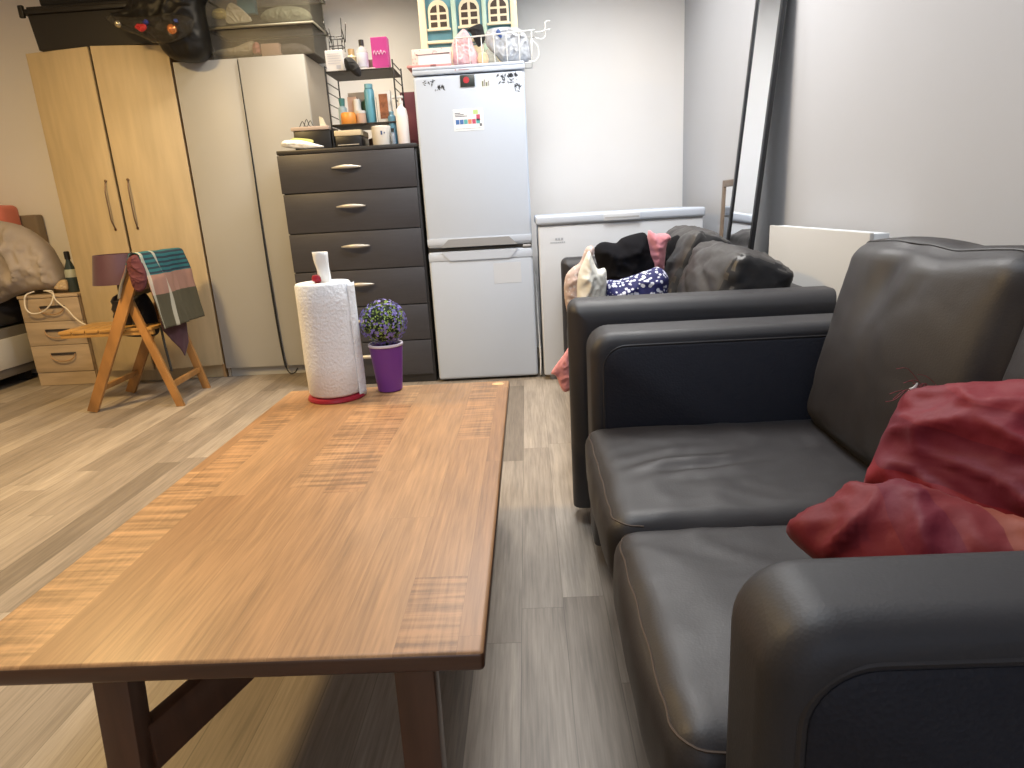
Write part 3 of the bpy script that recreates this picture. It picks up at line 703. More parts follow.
obj('roof', loft([[(-.60, y, 2.345), (.045, y, 2.345), (-.10, y, 2.50), (-.455, y, 2.50)] for y in (DY-.03, 4.42)]), M_bluewall, d)
def arch(x0, x1, z0, z1, y0, y1, bm=None):
    r = (x1-x0)/2; c = (x0+x1)/2; e = min(r, z1-z0)
    pts = [(x1, z0)]+[(c+r*cos(k*pi/14), z1-e+e*sin(k*pi/14)) for k in range(15)]+[(x0, z0)]
    return loft([[(x, y0, z) for x, z in pts], [(x, y1, z) for x, z in pts]], bm)
for (c, dz) in ((-.447, 0), (-.270, .004), (-.102, .010)):
    w = obj('window', arch(c-.058, c+.058, 2.006+dz, 2.160+dz, DY-.008, DY+.0115), M_cream_pl, d, True)
    bm = NB()
    for sx in (-1, 1):
        for z0, z1 in ((2.020, 2.046), (2.058, 2.084)): box(bm, c+sx*.027-.019, c+sx*.027+.019, DY-.0095, DY-.0082, z0+dz, z1+dz)
        p = [(c+sx*.008, 2.096+dz), (c+sx*.046, 2.096+dz), (c+sx*.043, 2.110+dz), (c+sx*.030, 2.126+dz), (c+sx*.008, 2.134+dz)]
        loft([[(x, y, z) for x, z in p] for y in (DY-.0095, DY-.0082)], bm)
    obj('pane', bm, M_dkwin, w)
    obj('window_sill', bx(c-.068, c+.068, DY-.020, DY-.0082, 2.000+dz, 2.012+dz, b=.003), M_cream_pl, w, True)
b = thing('wire_basket', 'white wire basket with hooks lying on top of the fridge', 'basket', (-.10, 3.97, ZF))
bm = NB(); y0, y1, x0, x1 = 3.90, 4.05, -.335, .075; zt = 1.905
tube(bm, [(x0-.01, y0, zt-.004), (x1+.02, y0, zt+.012), (x1+.02, y1, zt+.012), (x0-.01, y1, zt-.004)], .0042, closed=True)
tube(bm, [(x0, y0+.006, ZF+.006), (x1, y0+.006, ZF+.006), (x1, y1-.006, ZF+.006), (x0, y1-.006, ZF+.006)], .004, closed=True)
for i in range(7):
    x = x0+(x1-x0)*i/6; tube(bm, [(x, y0, zt-.002+.012*i/6), (x, y0+.004, ZF+.006), (x, y1-.004, ZF+.006), (x, y1, zt-.002+.012*i/6)], .0028, n=6)
obj('wire_cage', bm, M_white, b, 'all')
for k in (0, 1):
    bm = tb(catmull([(x1+.02, y0+.02+k*.03, 1.91-.02*k), (x1+.055, y0+.02+k*.03, 1.912-.03*k), (x1+.075, y0+.02+k*.03, 1.925-.03*k), (x1+.078, y0+.02+k*.03, 1.958-.035*k), (x1+.105, y0+.02+k*.03, 1.962-.035*k)], 4), .0035); obj('hook', bm, M_white, b, 'all')
obj('hook', tb(catmull([(x1, y0+.01, 1.87), (x1+.03, y0+.01, 1.84), (x1+.035, y0+.01, 1.79), (x1+.012, y0-.0, 1.763), (x1-.02, y0+.01, 1.768)], 5), .0035), M_white, b, 'all')
def bag_y(name, px, Y, tf, label, cat, m, seed=0, amp=.008, f=16, tbk=None, group=None):
    return single(name, puff([at_y(x, y, Y) for x, y in px], (0, -1, 0), tf, tbk, f=f, amp=amp, seed=seed), m, label, cat, group, 'all')
bag_y('doll_dress', [(455, 66), (453, 54), (452, 44), (457, 35), (464, 29), (470, 36), (474, 47), (478, 55), (476, 66)], 3.97, .04, 'pale pink doll dress bundled in the left of the wire basket on the fridge', 'doll clothes', mat('pale_pink_satin', (.72, .44, .47), .6, sheen=.3), 1, .010)
bag_y('black_pouch', [(467, 30), (473, 26), (481, 24), (484, 31), (485, 40), (479, 47), (475, 42), (471, 34)], 4.03, .03, 'black pouch sticking up behind the pink doll dress in the wire basket', 'pouch', M_blackmat, 2, .004)
bag_y('plastic_bag', [(486, 44), (486, 32), (494, 28), (508, 27), (520, 29), (527, 37), (530, 50), (529, 62), (505, 63), (497, 57), (490, 50)], 3.98, .06, 'silvery translucent plastic bag filling the right of the wire basket', 'bag', mat('silvery_plastic', (.50, .53, .58), .22, alpha=.9, var=.3, vscale=25), 3, .014, 20)
bag_y('blue_tag', [(496, 32), (499, 29), (502, 36), (500, 38)], 3.905, .006, 'small dark blue tag at the top of the silvery plastic bag', 'tag', mat('tag_blue', (.04, .09, .28), .5), 4, .001)
bm = NB(); bmesh.ops.create_uvsphere(bm, u_segments=20, v_segments=14, radius=.034, matrix=Matrix.Translation((-.196, 3.945, ZF+.046)) @ Matrix.Diagonal((1, .8, 1.1, 1)))
single('plush_ball', bm, mat('peach_plush', (.74, .50, .32), .9, sheen=.3), 'small round peach coloured ball in the middle of the wire basket', 'ball')
bag_y('grey_cloth', [(488, 64), (485, 56), (487, 49), (493, 53), (498, 60), (500, 65)], 3.95, .02, 'grey cloth scrap between peach ball and plastic bag in the wire basket', 'cloth', mat('grey_green_cloth', (.36, .36, .31), .9), 6, .004)
tr = thing('pink_tray', 'flat coral pink tray on the front left edge of the fridge top', 'tray', (-.48, 3.90, ZF))
obj('tray', bx(-.605, -.365, 3.815, 4.02, ZF+.0005, ZF+.014, b=.005), mat('coral_pink_plastic', (.62, .28, .27), .45), tr, True)
obj('clip', bx(-.475, -.445, 3.811, 3.8148, ZF+.002, ZF+.011, b=.001), mat('dark_pink_clip', (.25, .10, .10), .5), tr, True)
tb2 = thing('toy_box', 'pink floral cardboard box with white window standing on the pink tray', 'box', (-.48, 3.93, ZF+.0145))
obj('carton', bx(-.582, -.372, 3.885, 3.99, ZF+.0148, ZF+.105, b=.003), spots('pink_floral_card', (.78, .62, .58), (.68, .40, .40), 55, .26, .6), tb2, True)
obj('box_window', trap(-.548, -.376, ZF+.02, ZF+.072, .0, 3.8805, 3.8847), mat('window_white', (.74, .77, .82), .3), tb2)
obj('window_edge', tb([(-.560, 3.881, ZF+.078), (-.545, 3.8805, ZF+.074), (-.374, 3.8805, ZF+.078)], .0022, n=6), mat('window_edge_dark', (.10, .07, .07), .5), tb2, True)

# ============================================================ CHEST OF DRAWERS
CX0, CX1, CY = -1.378, -.604, 3.82; ZCH = 1.375
t = thing('chest_of_drawers', 'tall charcoal chest of six drawers with silver bow handles', 'chest of drawers', ((CX0+CX1)/2, 4.0, 0))
obj('carcass', bx(CX0+.004, CX1+.008, CY+.018, 4.24, .002, 1.352, b=.003), M_chest_top, t, True)
obj('top', bx(CX0, CX1+.012, CY-.004, 4.25, 1.3525, ZCH, b=.003), M_chest_top, t, True)
rows = [1.349, 1.138, .915, .695, .478, .262, .048]
for i in range(6):
    dr = obj('drawer', bx(CX0+.003*(i > 0), CX1-.004 if i else CX1-.001, CY-(.006 if i == 0 else 0), CY+.0175, rows[i+1]+.006, rows[i], b=.002), M_chest, t, True)
    z = rows[i]-.082; c = -.992; y = CY-.008
    prof = [];
    pts = [(c-.083+.166*k/16, y-.022*sin(pi*k/16)-.002, z+.003*sin(pi*k/16)) for k in range(17)]
    bm = tube(NB(), pts, lambda u: .0035+.0075*sin(pi*u), n=10)
    for v in bm.verts: v.co.y = y+(v.co.y-y)*1.0
    obj('handle', bm, M_silver, dr, 'all')

# ---- things on the chest
rk = thing('wire_rack', 'black two-tier wire shelf rack standing on the charcoal chest', 'rack', (-.88, 4.0, ZCH))
RX0, RX1, RY0, RY1 = -1.065, -.690, 3.875, 4.13
for zz in (1.497, 1.772):
    bm = NB(); tube(bm, [(RX0, RY0, zz), (RX1, RY0, zz), (RX1, RY1, zz), (RX0, RY1, zz)], .004, closed=True)
    box(bm, RX0, RX1, RY0, RY1, zz-.004, zz-.001)
    obj('shelf', bm, mat('rack_shelf_black', (.022, .017, .014), .5), rk, True)
for x in (RX0, RX1):
    bm = NB()
    for y in (RY0, RY1): tube(bm, [(x, y, ZCH+.0005), (x, y, 1.80 if x == RX0 else 1.815)], .0042)
    for z in (1.43, 1.55, 1.61, 1.67, 1.72, 1.80): tube(bm, [(x, RY0, z), (x, RY1, z)], .003, n=6)
    obj('side_frame', bm, M_black, rk, True)
Z1, Z2 = 1.5015, 1.7765
GC = 'toiletries on the wire rack'
bm = bx(-1.062, -.965, 3.90, 3.99, Z2, 1.885, b=.002); w = tag(obj('carton', bm, mat('white_carton', (.76, .76, .78), .6)), 'white cardboard carton on the left of the top tier of the wire rack', 'box', GC)
bm = NB()
for i in range(5): patch_y(bm, -1.05, -.985+.01*(i % 2), 1.866-i*.012, 1.868-i*.012, 3.8995)
patch_y(bm, -1.005, -.98, 1.79, 1.808, 3.8995); obj('print', bm, mat('print_lavender', (.50, .52, .62), .6), w)
wb = thing('wire_basket', 'tiny black wire basket with upright prongs on the white carton', 'basket', (-1.0, 3.945, 1.8855), None)
bm = NB()
for z in (1.888, 1.935): tube(bm, [(-1.035, 3.915, z+.02), (-.965, 3.915, z+.02), (-.965, 3.975, z+.02), (-1.035, 3.975, z+.02)], .0028, closed=True, n=6)
for x, y in ((-1.035, 3.915), (-1.012, 3.915), (-.988, 3.915), (-.965, 3.915), (-1.035, 3.975), (-.965, 3.975)): tube(bm, [(x, y, 1.887), (x, y, 1.955)], .0022, n=6)
obj('wire_cage', bm, M_black, wb, 'all')
for x, dx, L in ((-1.04, -.022, .085), (-1.028, -.008, .05), (-.968, .004, .10), (-.952, .012, .07), (-1.03, -.03, .06), (-.955, -.012, .05)):
    obj('prong', tb(catmull([(x, 3.945, 1.93), (x+dx*.4, 3.945, 1.955+L*.3), (x+dx, 3.945, 1.955+L)], 4), .0026, n=6), M_black, wb, 'all')
def bottle(name, c, prof, cap, m, mc, label, cat, group=GC, band=None):
    t = thing(name, label, cat, c, group); bm = NB(); lathe(bm, prof, c, 24); obj('body', bm, m, t, True)
    if cap: bm = NB(); lathe(bm, cap, c, 20); obj('cap', bm, mc, t, True)
    if band: bm = NB(); lathe(bm, band[0], c, 24); obj('wrapper', bm, band[1], t, True)
    return t
M_clear = mat('clear_plastic', (.72, .74, .74), .15, alpha=.6)
bottle('lotion_bottle', (-.864, 3.94, Z2), [(0, 0), (.027, 0), (.029, .004), (.029, .095), (.022, .115), (.011, .122), (.011, .128), (0, .128)], [(0, .1285), (.014, .1285), (.014, .158), (0, .158)], M_clear, M_black, 'clear bottle with black cap and white label on the top tier of the wire rack', 'bottle', GC, ([(.0295, .02), (.0298, .021), (.0298, .09), (.0295, .091)], mat('bottle_label', (.60, .62, .70), .5)))
bottle('perfume_bottle', (-.932, 3.97, Z2), [(0, 0), (.024, 0), (.026, .004), (.026, .08), (.016, .092), (0, .092)], [(0, .0925), (.018, .0925), (.018, .122), (0, .122)], mat('amber_glass', (.70, .56, .34), .2, alpha=.85), mat('tan_cap', (.50, .33, .16), .4), 'squat cream bottle with tan cap behind the black pouch on the wire rack', 'bottle')
bm = bx(-.842, -.808, 3.955, 4.0, Z2, 1.838, b=.003); tag(obj('jar_box', bm, mat('taupe_box', (.28, .20, .17), .6)), 'small taupe box between clear bottle and magenta carton on the wire rack', 'box', GC)
mg = tag(obj('carton', bx(-.806, -.716, 3.91, 3.97, Z2, 1.938, b=.002), mat('magenta_carton', (.52, .05, .27), .45)), 'tall magenta carton with pale script on the top tier of the wire rack', 'box', GC)
bm = NB(); tube(bm, catmull([(-.796, 3.9085, 1.852), (-.788, 3.9085, 1.872), (-.782, 3.9085, 1.848), (-.772, 3.9085, 1.868), (-.764, 3.9085, 1.85), (-.754, 3.9085, 1.872), (-.748, 3.9085, 1.85), (-.736, 3.9085, 1.866), (-.728, 3.9085, 1.854)], 5), .0022, n=5); obj('script', bm, mat('pale_pink_ink', (.80, .50, .66), .5), mg, 'all')
single('black_pouch', puff([at_y(x, y, 3.868) for x, y in ((344, 60), (347, 57), (352, 58), (357, 63), (361, 70), (361, 76), (356, 76), (350, 71), (346, 70))], (0, -1, 0), .022, .01, f=20, amp=.004, seed=5), M_blackmat, 'black velvety pouch hanging over the front edge of the top tier of the wire rack', 'pouch', GC, 'all')
bm = bx(-.9, -.79, 3.885, 3.905, Z2, 1.782, b=.002); tag(obj('tweezer_card', bm, mat('white_card', (.7, .62, .6), .5)), 'flat pale card lying at the front of the top tier of the wire rack', 'card', GC)
# lower tier
bottle('jar', (-.975, 3.92, Z1), [(0, 0), (.040, 0), (.043, .004), (.043, .052), (.038, .062), (0, .063)], None, mat('orange_jar', (.80, .32, .06), .35), M_black, 'orange pot on the lower tier of the wire rack', 'jar')
bottle('jar', (-.905, 3.93, Z1), [(0, 0), (.024, 0), (.026, .003), (.026, .055), (0, .056)], [(0, .0565), (.026, .0565), (.026, .07), (0, .07)], mat('peach_jar', (.70, .48, .36), .4), M_white, 'small peach jar with white lid beside the orange pot', 'jar')
bottle('tube', (-.935, 3.99, Z1), [(0, 0), (.02, 0), (.022, .06), (.02, .14), (0, .14)], None, M_white, M_white, 'white tube behind the orange pot on the wire rack', 'tube')
tag(obj('carton', bx(-.992, -.938, 4.0, 4.05, Z1, 1.66, b=.002), mat('beige_carton', (.62, .42, .33), .6)), 'upright beige carton behind the orange pot on the wire rack', 'box', GC)
tag(obj('carton', bx(-1.0, -.90, 4.055, 4.10, Z1, 1.69, b=.002), mat('pale_grey_carton', (.58, .55, .55), .6)), 'pale grey carton at the back of the lower tier of the wire rack', 'box', GC)
bottle('sprayer', (-1.022, 3.99, Z1), [(0, 0), (.024, 0), (.026, .05), (.024, .10), (.012, .11), (0, .11)], [(0, .1105), (.014, .1105), (.018, .15), (0, .152)], mat('pale_blue_bottle', (.42, .56, .62), .3), mat('teal_cap', (.08, .26, .26), .4), 'pale blue bottle with teal cap at the left end of the lower tier', 'bottle')
bottle('shampoo_bottle', (-.855, 3.965, Z1), [(0, 0), (.026, 0), (.028, .004), (.028, .175), (.024, .186), (0, .188)], [(0, .1885), (.023, .1885), (.023, .212), (0, .212)], mat('sky_blue_bottle', (.14, .42, .56), .35), mat('sky_blue_cap', (.22, .52, .64), .35), 'tall sky blue bottle on the lower tier of the wire rack', 'bottle')
bottle('shampoo_bottle', (-.812, 4.03, Z1), [(0, 0), (.020, 0), (.022, .004), (.022, .15), (0, .17)], None, mat('deep_blue_bottle', (.05, .17, .30), .35), M_white, 'deep blue bottle behind the tall sky blue bottle', 'bottle')
bottle('shampoo_bottle', (-.895, 4.03, Z1), [(0, 0), (.022, 0), (.024, .004), (.024, .13), (0, .15)], None, mat('green_bottle', (.10, .20, .10), .35), M_white, 'dark green bottle left of the tall sky blue bottle', 'bottle')
wf = thing('hair_dye_box', 'white carton with a brown panel on the lower tier of the wire rack', 'box', (-.768, 3.93, Z1), GC)
obj('carton', bx(-.808, -.728, 3.915, 3.96, Z1, 1.668, b=.002), M_white, wf, True)
obj('picture_panel', bx(-.792, -.744, 3.912, 3.9148, Z1+.02, 1.65), mat('brown_picture', (.30, .11, .05), .5, var=.5, vscale=30), wf)
# on the chest top
bb = thing('storage_box', 'black box with a beige tray on top at the left of the charcoal chest', 'box', (-1.17, 3.95, ZCH), None)
obj('drawer_body', bx(-1.283, -1.075, 3.865, 4.05, ZCH+.001, 1.478, b=.003), M_black, bb, True)
obj('tray', bx(-1.292, -1.078, 3.855, 4.055, 1.4785, 1.498, b=.003), mat('beige_tray', (.50, .40, .34), .5), bb, True)
for i, (x, s) in enumerate(((-1.235, .02), (-1.21, .03), (-1.19, .022))):
    single('hair_clip', tb(catmull([(x-.02, 3.90, 1.5015), (x, 3.90, 1.512+s), (x+.012, 3.90, 1.508), (x+.03, 3.90, 1.503)], 4), .0022, n=6), M_black, 'thin black hair clips in the beige tray on the black box', 'hair clip', 'hair clips in the tray')
single('folded_card', loft([[(-1.135, y, 1.4985), (-1.10, y, 1.4985), (-1.118, y, 1.545), (-1.135, y, 1.552)] for y in (3.89, 3.91)]), mat('cream_card', (.74, .70, .56), .6), 'small cream pointed card standing in the beige tray', 'card', smooth=False)
st = thing('storage_box', 'black drawer box with cream lid under the wire rack', 'box', (-.98, 3.95, ZCH), None)
obj('drawer_body', bx(-1.052, -.905, 3.87, 4.05, ZCH+.001, 1.438, b=.002), M_black, st, True)
obj('lid', bx(-1.055, -.902, 3.866, 4.05, 1.4385, 1.468, b=.003), mat('cream_lid', (.66, .56, .38), .5), st, True)
obj('front_line', bx(-1.04, -.92, 3.8655, 3.8695, 1.389, 1.393), M_silver, st)
bottle('pot', (-.868, 4.0, ZCH), [(0, 0), (.025, 0), (.025, .05), (0, .06)], None, mat('dark_amber_pot', (.10, .045, .02), .4), M_black, 'small dark amber pot behind the white tub under the wire rack', 'jar', None)
tb3 = bottle('tub', (-.79, 3.90, ZCH+.001), [(0, 0), (.054, 0), (.057, .004), (.058, .10), (.055, .103), (.05, .097), (.048, .02), (0, .018)], None, mat('cream_white_tub', (.78, .75, .70), .45), M_white, 'wide white tub with small blue marks at the right of the charcoal chest', 'tub', None)
bm = NB(); patch_y(bm, -.787, -.778, 1.43, 1.45, 3.8412); patch_y(bm, -.770, -.764, 1.436, 1.444, 3.8455); obj('print', bm, mat('print_navy', (.05, .09, .22), .5), tb3)
bottle('spray_bottle', (-.727, 3.90, ZCH+.001), [(0, 0), (.021, 0), (.022, .004), (.022, .15), (.012, .162), (0, .163)], [(0, .1635), (.013, .1635), (.013, .178), (0, .18)], mat('steel_blue_bottle', (.10, .24, .34), .35), mat('steel_blue_cap', (.16, .30, .38), .4), 'steel blue slim bottle between white tub and white pump bottle', 'bottle', None)
bottle('small_bottle', (-.722, 3.856, ZCH+.001), [(0, 0), (.012, 0), (.012, .055), (.006, .065), (0, .065)], [(0, .0655), (.008, .0655), (.008, .085), (0, .085)], mat('grey_blue_glass', (.20, .24, .30), .2), M_black, 'tiny dark bottle in front of the steel blue bottle', 'bottle', None)
pb = bottle('pump_bottle', (-.668, 3.885, ZCH+.001), [(0, 0), (.032, 0), (.034, .005), (.034, .15), (.028, .185), (.013, .20), (.012, .212), (0, .212)], [(0, .2125), (.014, .2125), (.014, .228), (.006, .23), (.006, .245), (0, .245)], mat('white_pump_body', (.84, .78, .76), .4), M_white, 'tall white pump lotion bottle at the right end of the charcoal chest', 'bottle', None)
bm = NB(); box(bm, -.715, -.652, 3.876, 3.894, 1.618, 1.630, b=.003); obj('pump_nozzle', bm, M_white, pb, True)
single('crumpled_tissue', puff([at_y(x, y, 3.845) for x, y in ((283, 147), (283, 141), (292, 140), (305, 141), (316, 144), (324, 147), (305, 149))], (0, -1, 0), .02, .02, f=22, amp=.006, seed=3), M_tissue, 'crumpled white tissue on the front left of the charcoal chest', 'tissue', None, 'all')
single('yellow_wrapper', puff([at_y(x, y, 3.862) for x, y in ((290, 141), (294, 138), (305, 138.5), (313, 140), (312, 144), (300, 144))], (0, -1, 0), .012, .012, f=22, amp=.003, seed=6), mat('lime_yellow_film', (.66, .66, .22), .4), 'lime yellow wrapper lying on the crumpled tissue', 'wrapper', None, 'all')
single('maroon_board', bx(-.733, -.590, 4.262, 4.285, .002, 1.71, b=.003), mat('maroon_board', (.115, .012, .025), .5), 'maroon board standing upright behind the gap between charcoal chest and fridge', 'board')
# ============================================================ WARDROBES
def wardrobe(name, label, x0, x1, yf, yb, h, mdoor, mside, plz, ajar, handles, mhandle):
    t = thing(name, label, 'wardrobe', ((x0+x1)/2, (yf+yb)/2, 0))
    y0 = yf+.02
    obj('side_panel', bx(x0, x0+.018, y0, yb, 0.001, h, b=.001), mside, t); obj('side_panel', bx(x1-.018, x1, y0, yb, .001, h, b=.001), mside, t)
    obj('back_panel', bx(x0+.0185, x1-.0185, yb-.008, yb-.0005, .08, h-.02), mside, t)
    obj('top_panel', bx(x0+.0185, x1-.0185, y0, yb-.0085, h-.019, h-.0005), mside, t)
    obj('bottom_panel', bx(x0+.0185, x1-.0185, y0+.01, yb-.0085, plz, plz+.018), mside, t)
    obj('plinth', bx(x0+.0185, x1-.0185, y0+.012, y0+.030, .001, plz-.0005), mdoor, t)
    xm = (x0+x1)/2; w = xm-x0-.002
    for s, ang in ((0, ajar[0]), (1, ajar[1])):
        hx = x0 if s == 0 else x1
        m4 = Matrix.Translation((hx, yf+.018, 0)) @ Matrix.Rotation(-ang if s == 0 else ang, 4, 'Z')
        sg = 1 if s == 0 else -1
        lo, hi = (0.001, w) if s == 0 else (-w, -.001)
        d = obj('door', box(NB(), lo, hi, -.018, -.001, plz+.004, h-.001, b=.0015, mat4=m4), mdoor, t, True)
        if handles:
            xx = sg*(w-.062)
            zc, hl = handles
            pts = [m4 @ V((xx, -.020-.022*min(1, 1.8*sin(pi*k/14)), zc-hl/2+hl*k/14)) for k in range(15)]
            hb = tb(pts, .0042, n=8)
            for k in (0, 14): lathe(hb, [(0, 0), (.009, 0), (.009, .003), (0, .003)], m4 @ V((xx, -.0183, zc-hl/2+hl*k/14)), 12, (0, -1, 0))
            obj('handle', hb, mhandle, d, 'all')
    return t
WX0, WX1, WY, WH = -2.935, -2.078, 4.20, 2.045
wardrobe('wardrobe', 'birch-effect double wardrobe with bronze bow handles beside the folding chair', WX0, WX1, WY, 4.655, WH, M_birch, M_birch_side, .088, (radians(9), radians(10)), (1.15, .29), M_bronze)
wardrobe('wardrobe', 'cream lacquered handleless double wardrobe between birch wardrobe and charcoal chest', -2.062, -1.270, 4.20, 4.655, 1.945, M_cream, M_cream_side, .06, (0, radians(.9)), None, None)
pts = [(-1.6665, 4.190, 1.93), (-1.6665, 4.190, 1.6), (-1.667, 4.189, 1.3), (-1.670, 4.187, 1.0), (-1.668, 4.182, .6), (-1.662, 4.182, .25), (-1.650, 4.178, .08), (-1.625, 4.165, .022), (-1.59, 4.16, .02), (-1.565, 4.165, .05)]
single('strip_and_gap_shade', tb(catmull(pts, 6), lambda u: .0018+.005*min(1, u*2) if u < .7 else .0045, n=8), M_black, 'loose black strip at the door gap of the cream wardrobe, upper run standing for shade', 'strip')  # foot is a loose strip, upper run imitates the shaded door gap

# ---- on top of the wardrobes
M_trunk = mat('black_trunk_plastic', (.011, .009, .008), .5)
tk = thing('storage_box', 'black plastic storage box on the left of the birch wardrobe top', 'storage box', (-2.45, 4.38, WH))
obj('body', loft([[(x, y, z) for x, y in ((-2.82+dx, 4.16+dx*.3), (-2.10, 4.16+dx*.3), (-2.10, 4.62), (-2.82+dx, 4.62))] for z, dx in ((WH+.0005, .0), (2.232, -.02))]), M_trunk, tk)
obj('lid', bx(-2.862, -2.09, 4.135, 4.64, 2.2325, 2.262, b=.008), M_trunk, tk, True)
obj('lid_ridge', bx(-2.84, -2.11, 4.15, 4.62, 2.2625, 2.276, b=.006), M_trunk, tk, True)
obj('clip', bx(-2.875, -2.845, 4.128, 4.15, 2.215, 2.282, b=.006), M_trunk, tk, True)
single('black_suitcase', bx(-2.79, -2.17, 4.19, 4.60, 2.277, 2.46, b=.03, seg=4), mat('black_suitcase_cloth', (.012, .011, .011), .8), 'black soft suitcase lying on the black storage box', 'suitcase')
single('bin_bag', puff([at_y(x, y, 4.10) for x, y in ((128, 8), (112, 14), (122, 24), (150, 34), (160, 45), (168, 56), (182, 62), (200, 60), (207, 48), (204, 25), (200, 2), (205, -18), (170, -24), (135, -15))], (0, -1, 0), .10, .20, f=9, amp=.018, seed=4), mat('black_bin_liner', (.010, .009, .008), .45, spec=.3), 'large black bin bag slumped across the join between both wardrobe tops', 'bag', None, 'all')
cb = single('clear_bag', puff([at_y(x, y, 3.985) for x, y in ((106, 20), (110, 15), (124, 17), (150, 16), (178, 14), (194, 20), (190, 34), (176, 42), (158, 44), (140, 36), (120, 29))], (0, -1, 0), .05, .015, f=18, amp=.010, seed=6), mat('smoky_clear_film', (.05, .045, .035), .12, alpha=.35, spec=.8), 'clear crinkled bag of baubles and ribbons hanging in front of the black bin bag', 'bag', None, 'all')
GB = 'christmas baubles in the clear bag'
for (x, y, r, col, lab) in ((172, 29, .026, (.75, .28, .10), 'shiny copper bauble at the right of the clear bag'), (118, 24, .018, (.45, .40, .28), 'dull gold bauble at the left tip of the clear bag')):
    bm = NB(); bmesh.ops.create_uvsphere(bm, u_segments=20, v_segments=12, radius=r, matrix=Matrix.Translation(at_y(x, y, 3.93))); single('bauble', bm, mat('bauble_foil_%d' % x, col, .2, metal=.8), lab, 'bauble', GB)
for (x, y, r, c, lab) in ((141, 27, .03, (.45, .02, .02), 'red ribbon bow at the middle of the clear bag'), (146, 22, .014, (.03, .04, .22), 'dark blue ribbon scrap above the red bow'), (176, 21, .014, (.03, .05, .2), 'dark blue ribbon scrap above the copper bauble')):
    q0 = at_y(x, y, 3.925); rn = random.Random(x); P = [q0+V((cos(a)*r*rn.uniform(.6, 1.4), 0, sin(a)*r*rn.uniform(.5, 1.0))) for a in [i*pi/4 for i in range(8)]]
    single('ribbon', puff(P, (0, -1, 0), .012, .008, f=60, amp=.006, seed=x), mat('ribbon_%d' % x, c, .4), lab, 'ribbon', None, 'all')
def plastic_bin(label, x0, x1, y0, y1, z0, z1, tint, al):
    t = thing('storage_bin', label, 'storage box', ((x0+x1)/2, (y0+y1)/2, z0), 'clear plastic bins on the cream wardrobe')
    m = mat('smoky_bin_plastic', tint, .3, alpha=al, spec=.25); ix = .02; e = .003
    bm = NB()
    for (a, b, c, d_) in ((x0+ix, x1-ix, y0+ix, y0+ix+e), (x0+ix, x1-ix, y1-ix-e, y1-ix), (x0+ix, x0+ix+e, y0+ix+e, y1-ix-e), (x1-ix-e, x1-ix, y0+ix+e, y1-ix-e)): box(bm, a, b, c, d_, z0+.004, z1-.014)
    box(bm, x0+ix, x1-ix, y0+ix, y1-ix, z0+.0005, z0+.004); obj('tub', bm, m, t)
    bm = NB(); tube(bm, [(x0+.006, y0+.006, z1-.010), (x1-.006, y0+.006, z1-.010), (x1-.006, y1-.006, z1-.010), (x0+.006, y1-.006, z1-.010)], .0075, closed=True); obj('rim', bm, mat('bin_rim', (.38, .36, .28), .3), t, 'all')
    obj('lid', bx(x0, x1, y0, y1, z1-.003, z1, b=.001), m, t)
    obj('back_sheet', bx(x0+ix+e+.001, x1-ix-e-.001, y1-ix-e-.004, y1-ix-e-.001, z0+.006, z1-.016), mat('bin_dark_sheet', (.035, .032, .028), .8), t)  # dark sheet across the back of the bin
    return t
plastic_bin('clear grey plastic storage bin standing directly on the cream wardrobe', -1.835, -1.185, 4.195, 4.52, 1.9455, 2.120, (.15, .14, .12), .30)
plastic_bin('clear plastic storage bin stacked on top of the lower bin', -1.845, -1.185, 4.195, 4.52, 2.1205, 2.30, (.22, .21, .17), .25)
def inbin(name, px, Y, m, label, cat, tf=.03, seed=0):
    return single(name, puff([at_y(x, y, Y) for x, y in px], (0, -1, 0), tf, .03, f=22, amp=.006, seed=seed), m, label, cat, None, 'all')
inbin('beige_cloth', ((212, 55), (218, 50), (235, 47), (250, 41), (255, 44), (252, 54), (235, 56)), 4.27, mat('bin_beige_cloth', (.62, .56, .42), .9), 'beige cloth inside the lower plastic bin', 'cloth', seed=1)
inbin('pink_packet', ((254, 54), (253, 45), (257, 42), (260, 47), (261, 54)), 4.25, mat('bin_pink_packet', (.62, .25, .22), .6), 'pink packet beside the beige cloth in the lower plastic bin', 'packet', .02, 2)
single('small_carton', bx(-1.53, -1.42, 4.23, 4.30, 1.951, 2.02, b=.003), mat('bin_carton', (.68, .48, .38), .6), 'small pink and white carton in the middle of the lower plastic bin', 'box')
inbin('grey_bundle', ((278, 54), (280, 46), (295, 43), (308, 47), (310, 54)), 4.28, mat('bin_grey_bundle', (.17, .15, .14), .8), 'dark grey bundle at the right of the lower plastic bin', 'cloth', seed=3)
inbin('paper_sheet', ((226, 22), (228, 4), (238, 6), (252, 20), (240, 23)), 4.24, mat('bin_paper', (.78, .74, .58), .8), 'cream paper sheet standing inside the upper plastic bin', 'paper', .006, 4)
inbin('yellow_packet', ((213, 18), (214, 10), (224, 9), (226, 18)), 4.24, mat('bin_yellow', (.70, .60, .28), .6), 'yellow packet at the left of the upper plastic bin', 'packet', .02, 5)
single('blue_carton', bx(-1.64, -1.54, 4.25, 4.30, 2.19, 2.27, b=.003), mat('bin_blue_carton', (.06, .24, .34), .5), 'teal blue carton in the upper plastic bin', 'box')
inbin('green_bundle', ((262, 20), (266, 10), (285, 6), (305, 9), (312, 20), (290, 24)), 4.27, mat('bin_green_grey', (.28, .29, .20), .8), 'olive grey bundle at the right of the upper plastic bin', 'cloth', seed=7)

